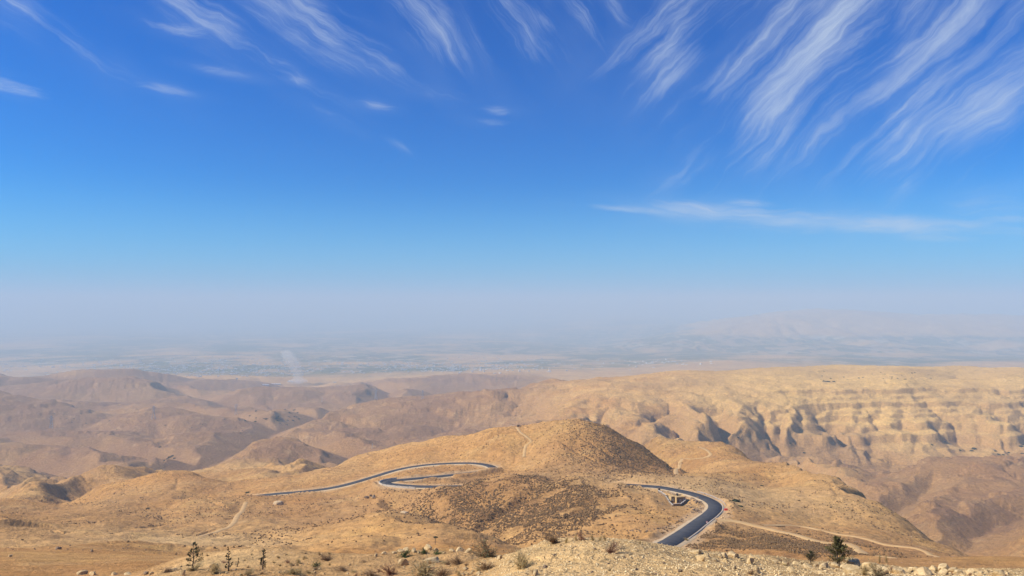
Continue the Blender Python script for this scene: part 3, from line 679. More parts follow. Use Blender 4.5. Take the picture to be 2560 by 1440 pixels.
# ------------------------------------------------------------------ small builders
def box(bm, c, s, rz=0.0, taper=1.0):
    r = bmesh.ops.create_cube(bm, size=1.0); mt = Matrix.Translation(c) @ Matrix.Rotation(rz, 4, 'Z')
    for v in r['verts']:
        k = taper if v.co.z > 0 else 1.0
        v.co = mt @ Vector((v.co.x*s[0]*k, v.co.y*s[1]*k, v.co.z*s[2]))
def bar(bm, a, b, w, w2=None):
    a, b = Vector(a), Vector(b); d = b-a; q = d.to_track_quat('Z', 'Y'); w2 = w if w2 is None else w2
    r = bmesh.ops.create_cone(bm, cap_ends=True, segments=5, radius1=w, radius2=w2, depth=d.length)
    mt = Matrix.Translation((a+b)/2) @ q.to_matrix().to_4x4()
    for v in r['verts']: v.co = mt @ v.co
def build(name, fn, mat, parent=None, smooth=False):
    bm = bmesh.new(); fn(bm); me = bpy.data.meshes.new(name); bm.to_mesh(me); bm.free()
    if smooth: me.polygons.foreach_set('use_smooth', [True]*len(me.polygons))
    me.materials.append(mat); return link(name, me, parent)

# ------------------------------------------------------------------ rocks
M_ROCK = noisy_mat('limestone', (0.44, 0.31, 0.15), (0.64, 0.49, 0.27), 2.5, 0.92, 0.6)
M_PEBBLE = noisy_mat('pale_pebbles', (0.58, 0.44, 0.23), (0.76, 0.62, 0.37), 0.7, 0.95, 0.0, coord='World')
M_ROCKD = noisy_mat('weathered_rock', (0.15, 0.105, 0.07), (0.30, 0.215, 0.14), 2.5, 0.95, 0.6)
def rock_mesh(seed, mat, sub=2, flat=0.7):
    r = random.Random(seed); bm = bmesh.new(); bmesh.ops.create_icosphere(bm, subdivisions=sub, radius=0.5)
    pl = [(Vector((r.gauss(0, 1), r.gauss(0, 1), r.gauss(0, 0.8))).normalized(), r.uniform(0.20, 0.40)) for _ in range(13)]
    ax = (r.uniform(0.8, 1.2), r.uniform(0.65, 1.0), flat*r.uniform(0.8, 1.2))
    for v in bm.verts:
        for n, d in pl:
            k = v.co.dot(n)
            if k > d: v.co -= n*(k-d)*0.92
        v.co *= 1+r.uniform(-0.05, 0.05)
        v.co = Vector((v.co.x*ax[0], v.co.y*ax[1], v.co.z*ax[2]))
    zs = min(v.co.z for v in bm.verts)
    for v in bm.verts: v.co.z -= zs*0.72
    me = bpy.data.meshes.new('rock'); bm.to_mesh(me); bm.free(); me.materials.append(mat)
    sx = max(v.co.x for v in me.vertices)-min(v.co.x for v in me.vertices)
    hz_ = max(v.co.z for v in me.vertices)
    for v in me.vertices: v.co = Vector((v.co.x/sx, v.co.y/sx, v.co.z/hz_*0.6))
    return me
RK = [rock_mesh(s_, M_ROCK) for s_ in range(10)]; RKD = [rock_mesh(s_+50, M_ROCKD) for s_ in range(5)]
def rock(p, w, label, group, meshes=RK, h=None, name='rock', cat='rock'):
    o = link(name, random.choice(meshes)); hh = w*random.uniform(0.75, 1.15) if h is None else h/0.6
    o.location = (p[0], p[1], p[2]-0.10*w); o.scale = (w, w*random.uniform(0.8, 1.1), hh)
    o.rotation_euler = (random.uniform(-.15, .15), random.uniform(-.15, .15), random.uniform(0, 6.28))
    return tag(o, label, cat, group)
def rocks_px(lst, label, group, dmin=12.0, meshes=RK, name='rock', cat='rock'):
    for q in lst:
        p = ground(q[0], q[1], dmin); w = q[2]*p[1]/F
        rock(p, w, label, group, meshes, (q[3]*p[1]/F if len(q) > 3 else None), name, cat)
p = ground(1080, 1408); rock(p, 36*p[1]/F, 'big cracked cream boulder among dry brush below the green bushes', None, h=17*p[1]/F, name='boulder', cat='boulder')
p = ground(1010, 1414); rock(p, 27*p[1]/F, 'tilted white-faced boulder beside reddish dry brush', None, h=20*p[1]/F, name='boulder', cat='boulder')
p = ground(2200, 1437); rock(p, 62*p[1]/F, 'largest cream boulder behind the grey-green bush in the rubble row', None, h=26*p[1]/F, name='boulder', cat='boulder')
p = ground(457, 1438); rock(p, 13*p[1]/F, 'upright white stone by the pine sapling', None, h=16*p[1]/F, name='boulder', cat='boulder')
rocks_px([(1250,1397,17),(1275,1407,16),(1164,1425,15),(1157,1438,13),(1182,1430,11),(1195,1434,11),(1168,1436,10),(1340,1438,24),(1228,1415,10),(1320,1425,10)],
         'pale limestone rock on the stony slope beside the gravel mound', 'rocks beside the gravel mound')
rocks_px([(1004,1380,15),(1016,1377,20),(1036,1380,17),(1070,1374,24),(1048,1383,12),(1090,1376,12),(1130,1381,18),(1150,1378,24),(1172,1381,22),(985,1384,12),(1110,1384,10),(960,1386,14),(940,1390,11)],
         'broken tan rock in the low bank behind the green bushes', 'rocks of the low bank')
rocks_px([(1402,1364,7),(1439,1368,8),(1487,1374,9),(1446,1388,8),(1386,1390,9),(1363,1419,12),(1560,1395,8),(1620,1385,8),(1590,1425,10),(1660,1410,9),(1520,1410,8),(1700,1430,12),(1480,1432,10),(1425,1405,8),(1640,1436,9)],
         'dark stone half sunk in the pale gravel mound', 'dark stones on the gravel mound', meshes=RKD)
row = [(1739,1384,24),(1765,1393,20),(1787,1402,14),(1814,1406,20),(1836,1421,13),(1868,1426,18),(1890,1431,28),(1900,1423,16),(1937,1408,16),(1960,1411,18),(1990,1411,22),(2020,1419,22),(2061,1419,30),(2087,1417,28),(2144,1418,26),(2177,1423,46),(2132,1436,40),(2245,1434,30),(2286,1429,24),(2312,1437,48),(2361,1437,30),(2395,1434,24),(2429,1437,26),(2451,1438,24),(2500,1439,26),(2110,1422,22),(2050,1432,16),(1975,1426,14)]
rs = np.random.default_rng(3)
for _ in range(105):
    px = rs.uniform(1740, 2540); cy = np.interp(px, [c[0] for c in CREST], [c[1] for c in CREST])
    row.append((px, min(1439, cy+abs(rs.normal(0, 9))+3), 5+rs.exponential(6)))
for lo_, hi_, where in ((1700, 1920, 'on the gravel edge left of the dark conifer shrub'), (1920, 2130, 'in the rubble row below the two conifers'), (2130, 2260, 'in the rubble row around the grey-green bush'), (2260, 2600, 'in the rubble row beyond the largest cream boulder')):
    for big_, word in ((True, 'large cream limestone rock'), (False, 'small cream limestone rock')):
        rocks_px([q for q in row if lo_ <= q[0] < hi_ and (q[2] >= 19) == big_], word+' '+where, word+'s '+where)
rocks_px([(147,1373,14),(230,1379,12),(25,1392,10),(205,1437,26),(232,1438,22),(365,1436,18),(379,1436,14),(415,1438,15),(435,1436,13),(450,1428,10),(320,1438,14),(285,1438,16)],
         'brown rock on the bare slope below the pine saplings', 'rocks on the bare left slope', 60, RK+RKD)
rocks_px([(rs.uniform(0, 420), 1364+0.035*rs.uniform(0, 420)+rs.normal(0, 2), rs.uniform(2.5, 6)) for _ in range(26)], 'small dark stone in the old field line across the bare slope', 'stones of the field line', 60, RKD)
rocks_px([(rs.uniform(480, 1300), rs.uniform(1412, 1439), rs.uniform(3, 9)) for _ in range(70)], 'small loose stone on the dry brushy ground', 'loose stones on the brushy ground')
# loose gravel, uncountable
def scatter_mesh(name, P, S, seed, mat, sides=5, dome=True):
    """many little faceted lumps in one mesh"""
    r = np.random.default_rng(seed); n = len(P); k = sides
    a = (np.arange(k)/k*6.2832)[None]+r.uniform(0, 6.28, (n, 1))
    r0 = S[:, None]*r.uniform(0.7, 1.2, (n, k)); r1 = S[:, None]*r.uniform(0.45, 0.85, (n, k))
    hh = S*r.uniform(0.7, 1.2, n)
    A = np.stack([P[:, :1]+np.cos(a)*r0, P[:, 1:2]+np.sin(a)*r0, P[:, 2:3]-0.35*S[:, None]+0*a], -1)
    B = np.stack([P[:, :1]+np.cos(a+.3)*r1, P[:, 1:2]+np.sin(a+.3)*r1, P[:, 2:3]+hh[:, None]*r.uniform(.45, .8, (n, k))], -1)
    T = np.stack([P[:, 0]+S*r.uniform(-.2, .2, n), P[:, 1]+S*r.uniform(-.2, .2, n), P[:, 2]+hh], -1)[:, None]
    V = np.concatenate([A, B, T], 1); m = 2*k+1; fs = []
    for i in range(k):
        j = (i+1) % k; fs += [(i, j, k+j), (i, k+j, k+i), (k+i, k+j, 2*k)]
    Fc = np.array(fs)[None]+(np.arange(n)*m)[:, None, None]
    return mesh_np(name, V.reshape(-1, 3), Fc.reshape(-1, 3), mat)
ga = []
while len(ga) < 14000:
    px = rs.uniform(1180, 2560); d = np.exp(rs.uniform(math.log(15), math.log(52)))
    if d < np.interp(px, [c[0] for c in CREST], [c[2] for c in CREST])+2: ga.append(((px-1280)/F*d, d))
ga = np.array(ga); gP = np.c_[ga, gz(ga[:, 0], ga[:, 1])]
gv_ = link('gravel', scatter_mesh('gravel', gP, 0.012+0.032*rs.random(len(ga))**4, 5, M_PEBBLE, 4)); gv_['kind'] = 'stuff'

# ------------------------------------------------------------------ vegetation
def veg_mat(name, c1, c2, scale=6.0, trans=0.15):
    m, t, b = new_mat(name, 0.8); g = t.new('ShaderNodeNewGeometry')
    f = t.m('ADD', t.m('MULTIPLY', t.noise(t.new('ShaderNodeTexCoord').outputs['Object'], scale, 3), 0.6), t.m('MULTIPLY', t.new('ShaderNodeObjectInfo').outputs['Random'], 0.4))
    t.put(b.inputs['Base Color'], t.mix(t.rng(f, 0.25, 0.75), c1, c2)); return m
M_TWIG = veg_mat('dry_twig', (0.20, 0.125, 0.065), (0.34, 0.225, 0.115))
M_TWIG2 = veg_mat('reddish_twig', (0.22, 0.105, 0.06), (0.32, 0.18, 0.10))
M_STRAW = veg_mat('straw', (0.34, 0.25, 0.11), (0.46, 0.34, 0.16))
M_SAGE = veg_mat('sage_leaf', (0.10, 0.105, 0.05), (0.20, 0.19, 0.10))
M_GREEN = veg_mat('green_leaf', (0.045, 0.085, 0.018), (0.085, 0.125, 0.03))
M_DARKL = veg_mat('dark_needle', (0.022, 0.032, 0.014), (0.05, 0.062, 0.026))
M_OLIVE = veg_mat('olive_needle', (0.06, 0.062, 0.022), (0.12, 0.11, 0.04))
M_BARK = veg_mat('bark', (0.075, 0.055, 0.038), (0.14, 0.10, 0.07))
M_SCRUB = veg_mat('dark_scrub', (0.085, 0.050, 0.022), (0.19, 0.115, 0.05), 0.05)
def tubes(paths, r0, r1, sides=3):
    """paths (n, k, 3): tapering three-sided twigs"""
    P = np.asarray(paths); n, k, _ = P.shape; T = np.gradient(P, axis=1); T /= np.linalg.norm(T, axis=2, keepdims=True)+1e-9
    up = np.where(np.abs(T[..., 2:]) < 0.9, np.array((0, 0, 1.)), np.array((1., 0, 0))); A = np.cross(T, up); A /= np.linalg.norm(A, axis=2, keepdims=True)+1e-9; B = np.cross(T, A)
    rad = np.linspace(1, 0, k)[None, :, None]*(np.asarray(r0)-r1)+r1 if np.isscalar(r0) else (np.linspace(1, 0, k)[None, :, None]*(np.asarray(r0)[:, None, None]-r1)+r1)
    rings = np.stack([P+(A*math.cos(q*6.2832/sides)+B*math.sin(q*6.2832/sides))*rad for q in range(sides)], 2)
    V = rings.reshape(-1, 3); id_ = np.arange(n*k*sides).reshape(n, k, sides); fs = []
    for q in range(sides):
        w = (q+1) % sides; fs.append(np.stack([id_[:, :-1, q], id_[:, :-1, w], id_[:, 1:, w], id_[:, 1:, q]], -1).reshape(-1, 4))
    return V, np.concatenate(fs)
def leaves(C_, size, r, long=1.6, dirs=None):
    n = len(C_); a = r.normal(size=(n, 3)) if dirs is None else dirs+0.35*r.normal(size=(n, 3)); a /= np.linalg.norm(a, axis=1, keepdims=True)
    b_ = np.cross(a, r.normal(size=(n, 3))); b_ /= np.linalg.norm(b_, axis=1, keepdims=True)+1e-9
    s = size*r.uniform(0.6, 1.3, (n, 1)); L = a*s*long/2; W = b_*s/2
    V = np.stack([C_-L, C_+W*0.9, C_+L, C_-W*0.9], 1).reshape(-1, 3)
    return V, np.arange(4*n).reshape(n, 4)
def twig_paths(r, n, reach, height, spread=1.0, curl=0.25, k=4):
    az = r.uniform(0, 6.283, n); tilt = np.clip(r.uniform(0, 1, n)**0.7*spread, 0, 1.45); L = r.uniform(0.55, 1.0, n)
    d0 = np.stack([np.cos(az)*np.sin(tilt)*reach, np.sin(az)*np.sin(tilt)*reach, np.cos(tilt)*height], -1)
    s = np.linspace(0, 1, k)[None, :, None]; base = r.normal(0, 0.05*reach, (n, 3)); base[:, 2] = -0.03
    return base[:, None]+d0[:, None]*s*L[:, None, None]+np.cumsum(r.normal(0, curl*0.22, (n, k, 3)), 1)*s*reach
def bush_variant(seed, nt, nl, leaf, tw_mat, lf_mat, spread=1.25, curl=0.3):
    r = np.random.default_rng(seed)
    P = twig_paths(r, nt, 0.5, 0.95, spread, curl)
    an = np.arctan2(P[:, -1, 1], P[:, -1, 0]); ph = r.uniform(0, 6.28, 2); P = P*(0.75+0.35*np.cos(an+ph[0])+0.25*np.cos(2*an+ph[1]))[:, None, None]*np.array((1.15, 1.15, 1.0))
    sub = []
    for i in range(nt*2):
        j = r.integers(nt); q = r.integers(1, 3); o = P[j, q]; d = (P[j, 3]-P[j, q])+r.normal(0, 0.16, 3)
        sub.append(np.stack([o, o+d*0.35+r.normal(0, .02, 3), o+d*0.7+r.normal(0, .03, 3), o+d]))
    allp = np.concatenate([P, np.array(sub)])
    tv, tf = tubes(allp, 0.011, 0.004)
    tw = mesh_np('twigs', tv, tf, tw_mat)
    src = allp[:, 1:].reshape(-1, 3); c = src[r.integers(len(src), size=nl)]+r.normal(0, 0.03, (nl, 3))
    c[:, 2] = np.abs(c[:, 2])
    lf = mesh_np('leaves', *leaves(c, leaf, r), lf_mat)
    return tw, lf
BV = {'brown': [bush_variant(i, 60, 260, 0.030, M_TWIG, M_TWIG) for i in (1, 2, 3)], 'red': [bush_variant(i, 60, 220, 0.026, M_TWIG2, M_TWIG2) for i in (4, 5)],
      'sage': [bush_variant(i, 60, 650, 0.036, M_TWIG, M_SAGE) for i in (6, 7)], 'straw': [bush_variant(i, 90, 120, 0.03, M_STRAW, M_STRAW, 0.9) for i in (8, 9)],
      'green': [bush_variant(i, 40, 900, 0.045, M_BARK, M_GREEN, 1.4) for i in (10, 11)], 'olive': [bush_variant(i, 70, 420, 0.03, M_STRAW, M_SAGE) for i in (12, 13)]}
def bush(px, py, w, h, kind, label, group=None, name='dry_bush', cat='bush', dmin=12.0):
    p = ground(px, py, dmin); k = p[1]/F; e_ = empty(name, p, random.uniform(0, 6.28)); e_.scale = (w*k, w*k, h*k)
    tw, lf = random.choice(BV[kind]); link('twigs', tw, e_); link('leaves', lf, e_)
    return tag(e_, label, cat, group)
bush(1222,1392,78,46,'sage','grey-green saltbush with a tall dry stem left of the gravel mound', name='saltbush')
bush(1305,1420,66,52,'olive','olive dry bush at the left foot of the gravel mound')
bush(1215,1424,55,32,'brown','brown twiggy bush between pale rocks below the saltbush')
bush(1145,1411,48,26,'brown','brown twiggy bush right of the big cream boulder')
bush(1062,1439,95,38,'olive','wide olive-brown thicket below the big cream boulder')
bush(1105,1440,70,26,'brown','low brown brush right of the wide thicket')
bush(978,1438,60,28,'red','reddish dry brush beside the tilted white boulder')
bush(930,1440,70,24,'brown','low brown brush left of the reddish brush')
bush(1455,1351,36,24,'red','reddish upright dry plant on the crest of the gravel mound')
bush(1527,1383,46,28,'red','lone reddish-brown bush with a dark shadow on the gravel mound')
bush(1385,1358,58,36,'brown','wispy brown bush on the left shoulder of the gravel mound')
bush(1337,1433,24,16,'brown','small brown tuft beside a pale rock at the mound foot')
bush(1525,1427,16,8,'sage','tiny grey-green tuft low on the gravel mound')
bush(2196,1440,48,36,'sage','grey-green bush in front of the largest cream boulder', name='saltbush')
bush(2162,1438,34,22,'straw','yellow dry grass clump left of the grey-green bush', name='grass_clump', cat='grass')
bush(1877,1436,42,18,'brown','brown brush among the first rocks of the rubble row')
bush(1802,1424,20,10,'brown','small brown brush left of the rubble row')
bush(1011,1392,40,17,'green','low bright green bush left of two others on the bank', name='green_bush')
bush(1061,1385,26,18,'green','rounded bright green bush between two others on the bank', name='green_bush')
bush(1092,1386,32,12,'green','flat bright green bush right of two others on the bank', name='green_bush')
bush(790,1418,30,18,'green','lone green bush on the yellow knoll right of the saplings', name='green_bush')
bush(820,1403,52,26,'brown','brown bush on the right end of the sapling knoll')
bush(483,1427,44,24,'olive','yellow-green tuft at the foot of the broad pine sapling')
bush(425,1430,56,15,'brown','dark low brush left of the broad pine sapling')
bush(538,1434,48,24,'straw','yellow-green grass between two pine saplings', name='grass_clump', cat='grass')
bush(735,1436,60,20,'olive','low olive brush below the sapling knoll')
bush(620,1438,40,14,'straw','dry grass below the thin pine saplings', name='grass_clump', cat='grass')
bush(860,1428,50,18,'brown','brown brush right of the low olive brush')
bush(1716,1352,16,12,'olive','green roadside shrub right of the tarmac below the bend', dmin=150)
for px, py, w, h in ((1482,1352,12,16),(1500,1352,12,14),(1512,1352,10,16),(1440,1352,10,20),(1600,1360,8,10),(2199,1408,10,22),(2216,1408,10,22),(1415,1358,10,18)):
    bush(px, py, w, h, 'straw', 'thin dry flower stalks standing on the edge of the slope', 'dry stalks along the edge', 'dry_stalks', 'plant')
for _ in range(26):
    px = rs.uniform(560, 1260); bush(px, rs.uniform(1405, 1440), rs.uniform(9, 26), rs.uniform(5, 13), random.choice(('brown', 'brown', 'straw', 'red', 'olive')), 'small dry tuft on the brushy ground left of the mound', 'small dry tufts on the brushy ground', 'dry_tuft', 'plant')
for _ in range(18):
    px = rs.uniform(1900, 2540); cy = np.interp(px, [c[0] for c in CREST], [c[1] for c in CREST]); bush(px, min(1440, cy+rs.uniform(2, 20)), rs.uniform(7, 18), rs.uniform(4, 10), random.choice(('brown', 'straw', 'red')), 'small dry tuft among the rocks of the rubble row', 'small dry tufts in the rubble row', 'dry_tuft', 'plant')
for _ in range(20):
    bush(rs.uniform(440, 830), rs.uniform(1384, 1420), rs.uniform(7, 15), rs.uniform(4, 8), random.choice(('sage', 'straw', 'olive')), 'low grey-green tuft on the yellow sapling knoll', 'low tufts on the sapling knoll', 'dry_tuft', 'plant')

def conifer(px, py, hpx, wpx, label, seed, name='conifer', lean=0.0, density=1.0, mat=None, clumpy=False):
    p = ground(px, py); k = p[1]/F; H, W = hpx*k, wpx*k; r = np.random.default_rng(seed)
    e_ = empty(name, (p[0], p[1], p[2]-0.05*H))
    tr = np.stack([np.linspace(0, lean*H, 7)+r.normal(0, 0.008*H, 7), r.normal(0, 0.008*H, 7), np.linspace(0, H, 7)], -1)[None]
    link('trunk', mesh_np('trunk', *tubes(tr, 0.022*H+0.015, 0.004*H, 6), M_BARK, True), e_)
    br, cs, ds = [], [], []
    nb = int(46*density)
    for i in range(nb):
        f = r.uniform(0.12, 0.97); o = np.array([np.interp(f, np.linspace(0, 1, 7), tr[0, :, q]) for q in range(3)]); a = r.uniform(0, 6.283)
        L = W*0.55*((1-f)**0.75*0.95+0.10)*r.uniform(0.55, 1.2); up = r.uniform(0.15, 0.6)
        d = np.array((math.cos(a), math.sin(a), up)); s = np.linspace(0, 1, 4)[:, None]
        pth = o+d*L*s+np.array((0, 0, 0.25*L))*s**2+r.normal(0, 0.03*L, (4, 3))*s; br.append(pth)
        m_ = int(26 if not clumpy else 22); tt = r.uniform(0.15 if not clumpy else 0.6, 1.05, m_)
        c = np.stack([np.interp(tt, np.linspace(0, 1, 4), pth[:, q]) for q in range(3)], -1)+r.normal(0, 0.018*W+0.02*L, (m_, 3)); cs.append(c)
        ds.append(np.tile(d, (m_, 1))*0.6+np.array((0, 0, 0.5)))
    crown = link('crown', mesh_np('crown', *leaves(np.concatenate(cs), 0.026*H if not clumpy else 0.024*H, r, 2.6, np.concatenate(ds)), mat or M_DARKL), e_)
    link('branches', mesh_np('branches', *tubes(np.array(br), 0.008*H, 0.002*H), M_BARK), crown)
    return tag(e_, label, 'tree')
conifer(2093,1413,72,62,'bushy young conifer behind the pale rubble row', 1, 'conifer', 0.02, 2.3, M_OLIVE)
conifer(2027,1408,30,36,'dark low conifer shrub left of the bushy young conifer', 2, 'conifer_shrub', 0.0, 1.6)
conifer(483,1420,64,46,'broad pine sapling with tufted branches on the yellow knoll', 3, 'pine_sapling', 0.0, 0.8, None, True)
conifer(572,1428,62,20,'thin pine sapling between the broad sapling and the bare one', 4, 'pine_sapling', -0.02, 0.55, None, True)
conifer(657,1424,56,20,'thin dark pine sapling at the right end of the sapling row', 5, 'pine_sapling', 0.03, 0.8, None, True)
conifer(592,1418,26,14,'tiny pine seedling right of the thin pine sapling', 6, 'pine_sapling', 0.2, 0.4, None, True)
def umbrella_tree():
    p = ground(1088, 1362, 60); k = p[1]/F; H = 22*k; r = np.random.default_rng(8); e_ = empty('umbrella_tree', p)
    tr = np.stack([np.linspace(0, 0.03*H, 5), np.zeros(5), np.linspace(-.1*H, 0.85*H, 5)], -1)[None]
    link('trunk', mesh_np('trunk', *tubes(tr, 0.035*H, 0.02*H, 5), M_BARK), e_)
    n = 500; q = r.normal(size=(n, 3)); q /= np.linalg.norm(q, axis=1, keepdims=True); q *= r.uniform(0.4, 1, (n, 1))
    link('crown', mesh_np('crown', *leaves(q*np.array((6.5*k, 5*k, 2.2*k))+np.array((0.03*H, 0, 0.86*H)), 1.0*k, r), M_DARKL), e_)
    tag(e_, 'small umbrella-shaped tree standing alone on the smooth slope', 'tree')
umbrella_tree()

# scrub on the slopes: the larger ones as things, the rest as one mass
def shrub_mesh(seed, mat, n=60):
    r = np.random.default_rng(seed); q = r.normal(size=(n, 3)); q /= np.linalg.norm(q, axis=1, keepdims=True); q *= r.uniform(0.3, 1, (n, 1))**0.5
    q[:, 2] = np.abs(q[:, 2])*0.8; return mesh_np('shrub', *leaves(q*0.42, 0.30, r, 1.3), mat)
SM = [shrub_mesh(i, M_SCRUB) for i in range(4)]
TM = [shrub_mesh(i+20, M_DARKL, 90) for i in range(4)]
def shrub(p, w, label, group, meshes=SM, name='desert_shrub', cat='shrub', h=0.8):
    o = link(name, random.choice(meshes)); o.location = (p[0], p[1], p[2]-0.05*w); o.scale = (w, w, w*h); o.rotation_euler = (0, 0, random.uniform(0, 6.28))
    return tag(o, label, cat, group)
def spread(n, fn, region, smin, smax, seed, thr, sc=25.):
    """random spots in a bearing/distance window, kept where a patchy noise is high"""
    r = np.random.default_rng(seed); out = []
    while len(out) < n:
        px = r.uniform(region[0], region[1], 4000); d = np.exp(r.uniform(math.log(region[2]), math.log(region[3]), 4000)); x = (px-1280)/F*d
        v = fbm(x/sc, d/sc, 3, seed)+0.35*(fbm(x/(sc*5), d/(sc*5), 2, seed+3)-0.5)
        ok = (v > thr) & (r.random(4000) < fn(px, d))
        for xx, dd in zip(x[ok], d[ok]): out.append((xx, dd, smin+(smax-smin)*r.random()**1.8))
    return np.array(out[:n])
def off_road(S):
    ok = np.ones(len(S), bool)
    for line, w in [(road, 13.0)]+[(l, w_+1) for l, w_ in tracks.values()]:
        D, _ = nearest(S[:, 0].astype(np.float32), S[:, 1].astype(np.float32), line); ok &= D > w/2+S[:, 2]
    return S[ok]
def g_(px, d, p0, d0, rp, rl): return np.exp(-((px-p0)/rp)**2-(np.log(d/d0)/rl)**2)
S1 = spread(11000, lambda p, d: np.clip(g_(p, d, 1250, 430, 190, .16)+g_(p, d, 1420, 400, 130, .15)+g_(p, d, 1180, 470, 150, .1), 0, 1), (850, 1700, 300, 540), 0.28, .85, 91, 0.42, 14)
S2 = spread(9000, lambda p, d: g_(p, d, 1850, 300, 190, .09)+0.6*g_(p, d, 2050, 270, 150, .1), (1650, 2350, 240, 400), .2, .65, 92, 0.40, 10)
S3 = spread(15000, lambda p, d: 0.6*sstep(230, 480, d), (-100, 2660, 180, 1000), .2, .75, 93, 0.52, 40)
S4 = spread(6000, lambda p, d: g_(p, d, 1570, 660, 110, .12), (1350, 1720, 520, 740), .3, .9, 94, 0.40, 20)
S = off_road(np.concatenate([S1, S2, S3, S4])); PZ = gz(S[:, 0], S[:, 1])
sc_ = link('scrub', scatter_mesh('scrub', np.c_[S[:, :2], PZ], S[:, 2], 6, M_SCRUB, 4)); sc_['kind'] = 'stuff'
def big(n, fn, region, seed, label, group, smin, smax, meshes=SM, thr=0.45):
    S = off_road(spread(n, fn, region, smin, smax, seed, thr)); z_ = gz(S[:, 0], S[:, 1])
    for (x, y, w), zz_ in zip(S, z_): shrub((x, y, zz_), w, label, group, meshes)
big(90, lambda p, d: g_(p, d, 1250, 430, 190, .16), (950, 1550, 320, 520), 101, 'dark dry shrub on the scrubby slope above the gully', 'shrubs on the scrubby slope', 1.0, 1.9)
big(60, lambda p, d: g_(p, d, 1850, 305, 160, .09), (1690, 2150, 260, 380), 102, 'dark brown shrub in the scrub patch right of the tarmac road', 'shrubs right of the road', 0.8, 1.7)
big(60, lambda p, d: 0.5+0*p, (0, 900, 260, 640), 103, 'small dark shrub dotted on the bare left-hand slopes', 'shrubs on the left slopes', 0.8, 1.8)
big(40, lambda p, d: g_(p, d, 1560, 650, 110, .1), (1400, 1700, 560, 720), 104, 'dark shrub on the shaded flank of the round hill', 'shrubs on the round hill', 1.2, 2.4)
big(30, lambda p, d: 0.5+0*p, (1850, 2300, 400, 650), 105, 'small dark shrub on the long slope right of the house', 'shrubs right of the house', 1.0, 2.0)
def trees_px(lst, label, group, dmin=900):
    for px, py, w in lst:
        p = ground(px, py, dmin); shrub(p, w*p[1]/F, label, group, TM, 'tree', 'tree', 0.75)
trees_px([(2435,1122,13),(2430,1128,11),(2488,1128,9),(2495,1136,9),(2508,1137,8),(2522,1132,10),(2553,1116,11),(2556,1134,9),(2330,1112,7),(2362,1105,7),(1845,1094,8),(1975,1108,8),(2010,1132,8),(2400,1126,8)], 'dark tree on the pale terrace above the red-brown hill', 'trees on the pale terrace')
trees_px([(rs.uniform(2040, 2330), rs.uniform(928, 952), rs.uniform(3, 6)) for _ in range(26)]+[(2060,956,10),(2070,957,12),(2085,958,8)], 'tiny dark tree on top of the far pale plateau', 'trees on the plateau', 2300)
trees_px([(690+rs.normal(0, 40), 1046+rs.normal(0, 9), rs.uniform(4, 9)) for _ in range(30)], 'dark green tree in the dry river bed beyond the dark ridge', 'trees in the river bed', 1500)
trees_px([(425,1143,10),(432,1140,9),(418,1148,8),(436,1146,8),(411,1152,7),(400,1118,8)], 'fresh green tree at the bend of the near ravine', 'trees at the ravine bend')
trees_px([(rs.uniform(120, 620), rs.uniform(1030, 1090), rs.uniform(3, 5)) for _ in range(26)], 'tiny dark tree on the hazy slope below the pylons', 'trees below the pylons', 1500)
for px, py, w, lb in ((620,1232,16,'dark round shrub at the left end of the tarmac road'),(1905,1215,12,'dark shrub on a bank on the long slope'),(1838,1253,26,'wide dark bush beyond the outer bend of the road'),(1850,1266,16,'dark bush beside the red box beyond the bend'),(1795,1262,9,'small dark shrub outside the road bend'),(1698,1221,8,'small shrub above the far side of the road'),(370,1271,11,'dark shrub on the middle of the left slope')):
    p = ground(px, py, 200); shrub(p, w*p[1]/F, lb, None, TM, h=0.55)

# ------------------------------------------------------------------ walled house at the bend
M_WALLD = noisy_mat('brown_render', (0.16, 0.115, 0.075), (0.24, 0.17, 0.105), 0.9)
M_WALLY = noisy_mat('ochre_sunlit_render', (0.42, 0.29, 0.13), (0.50, 0.35, 0.17), 0.9)
M_GLASS, t, b = new_mat('window_glass', 0.1); b.inputs['Base Color'].default_value = (0.05, 0.07, 0.10, 1); b.inputs['Specular IOR Level'].default_value = 0.6
M_WHITE = noisy_mat('white_paint', (0.70, 0.70, 0.68), (0.80, 0.80, 0.78), 3.0, 0.6, 0.0)
M_BLACK = noisy_mat('black_plastic', (0.015, 0.015, 0.017), (0.03, 0.03, 0.03), 3.0, 0.5, 0.0)
M_RED = noisy_mat('red_plastic', (0.50, 0.03, 0.02), (0.62, 0.05, 0.03), 2.0, 0.5, 0.0)
M_STEEL = noisy_mat('galvanised_steel', (0.34, 0.35, 0.36), (0.46, 0.47, 0.48), 3.0, 0.5, 0.0)
hp = world(1690, 1254, 421); hz = gz(hp[0], hp[1])[0]
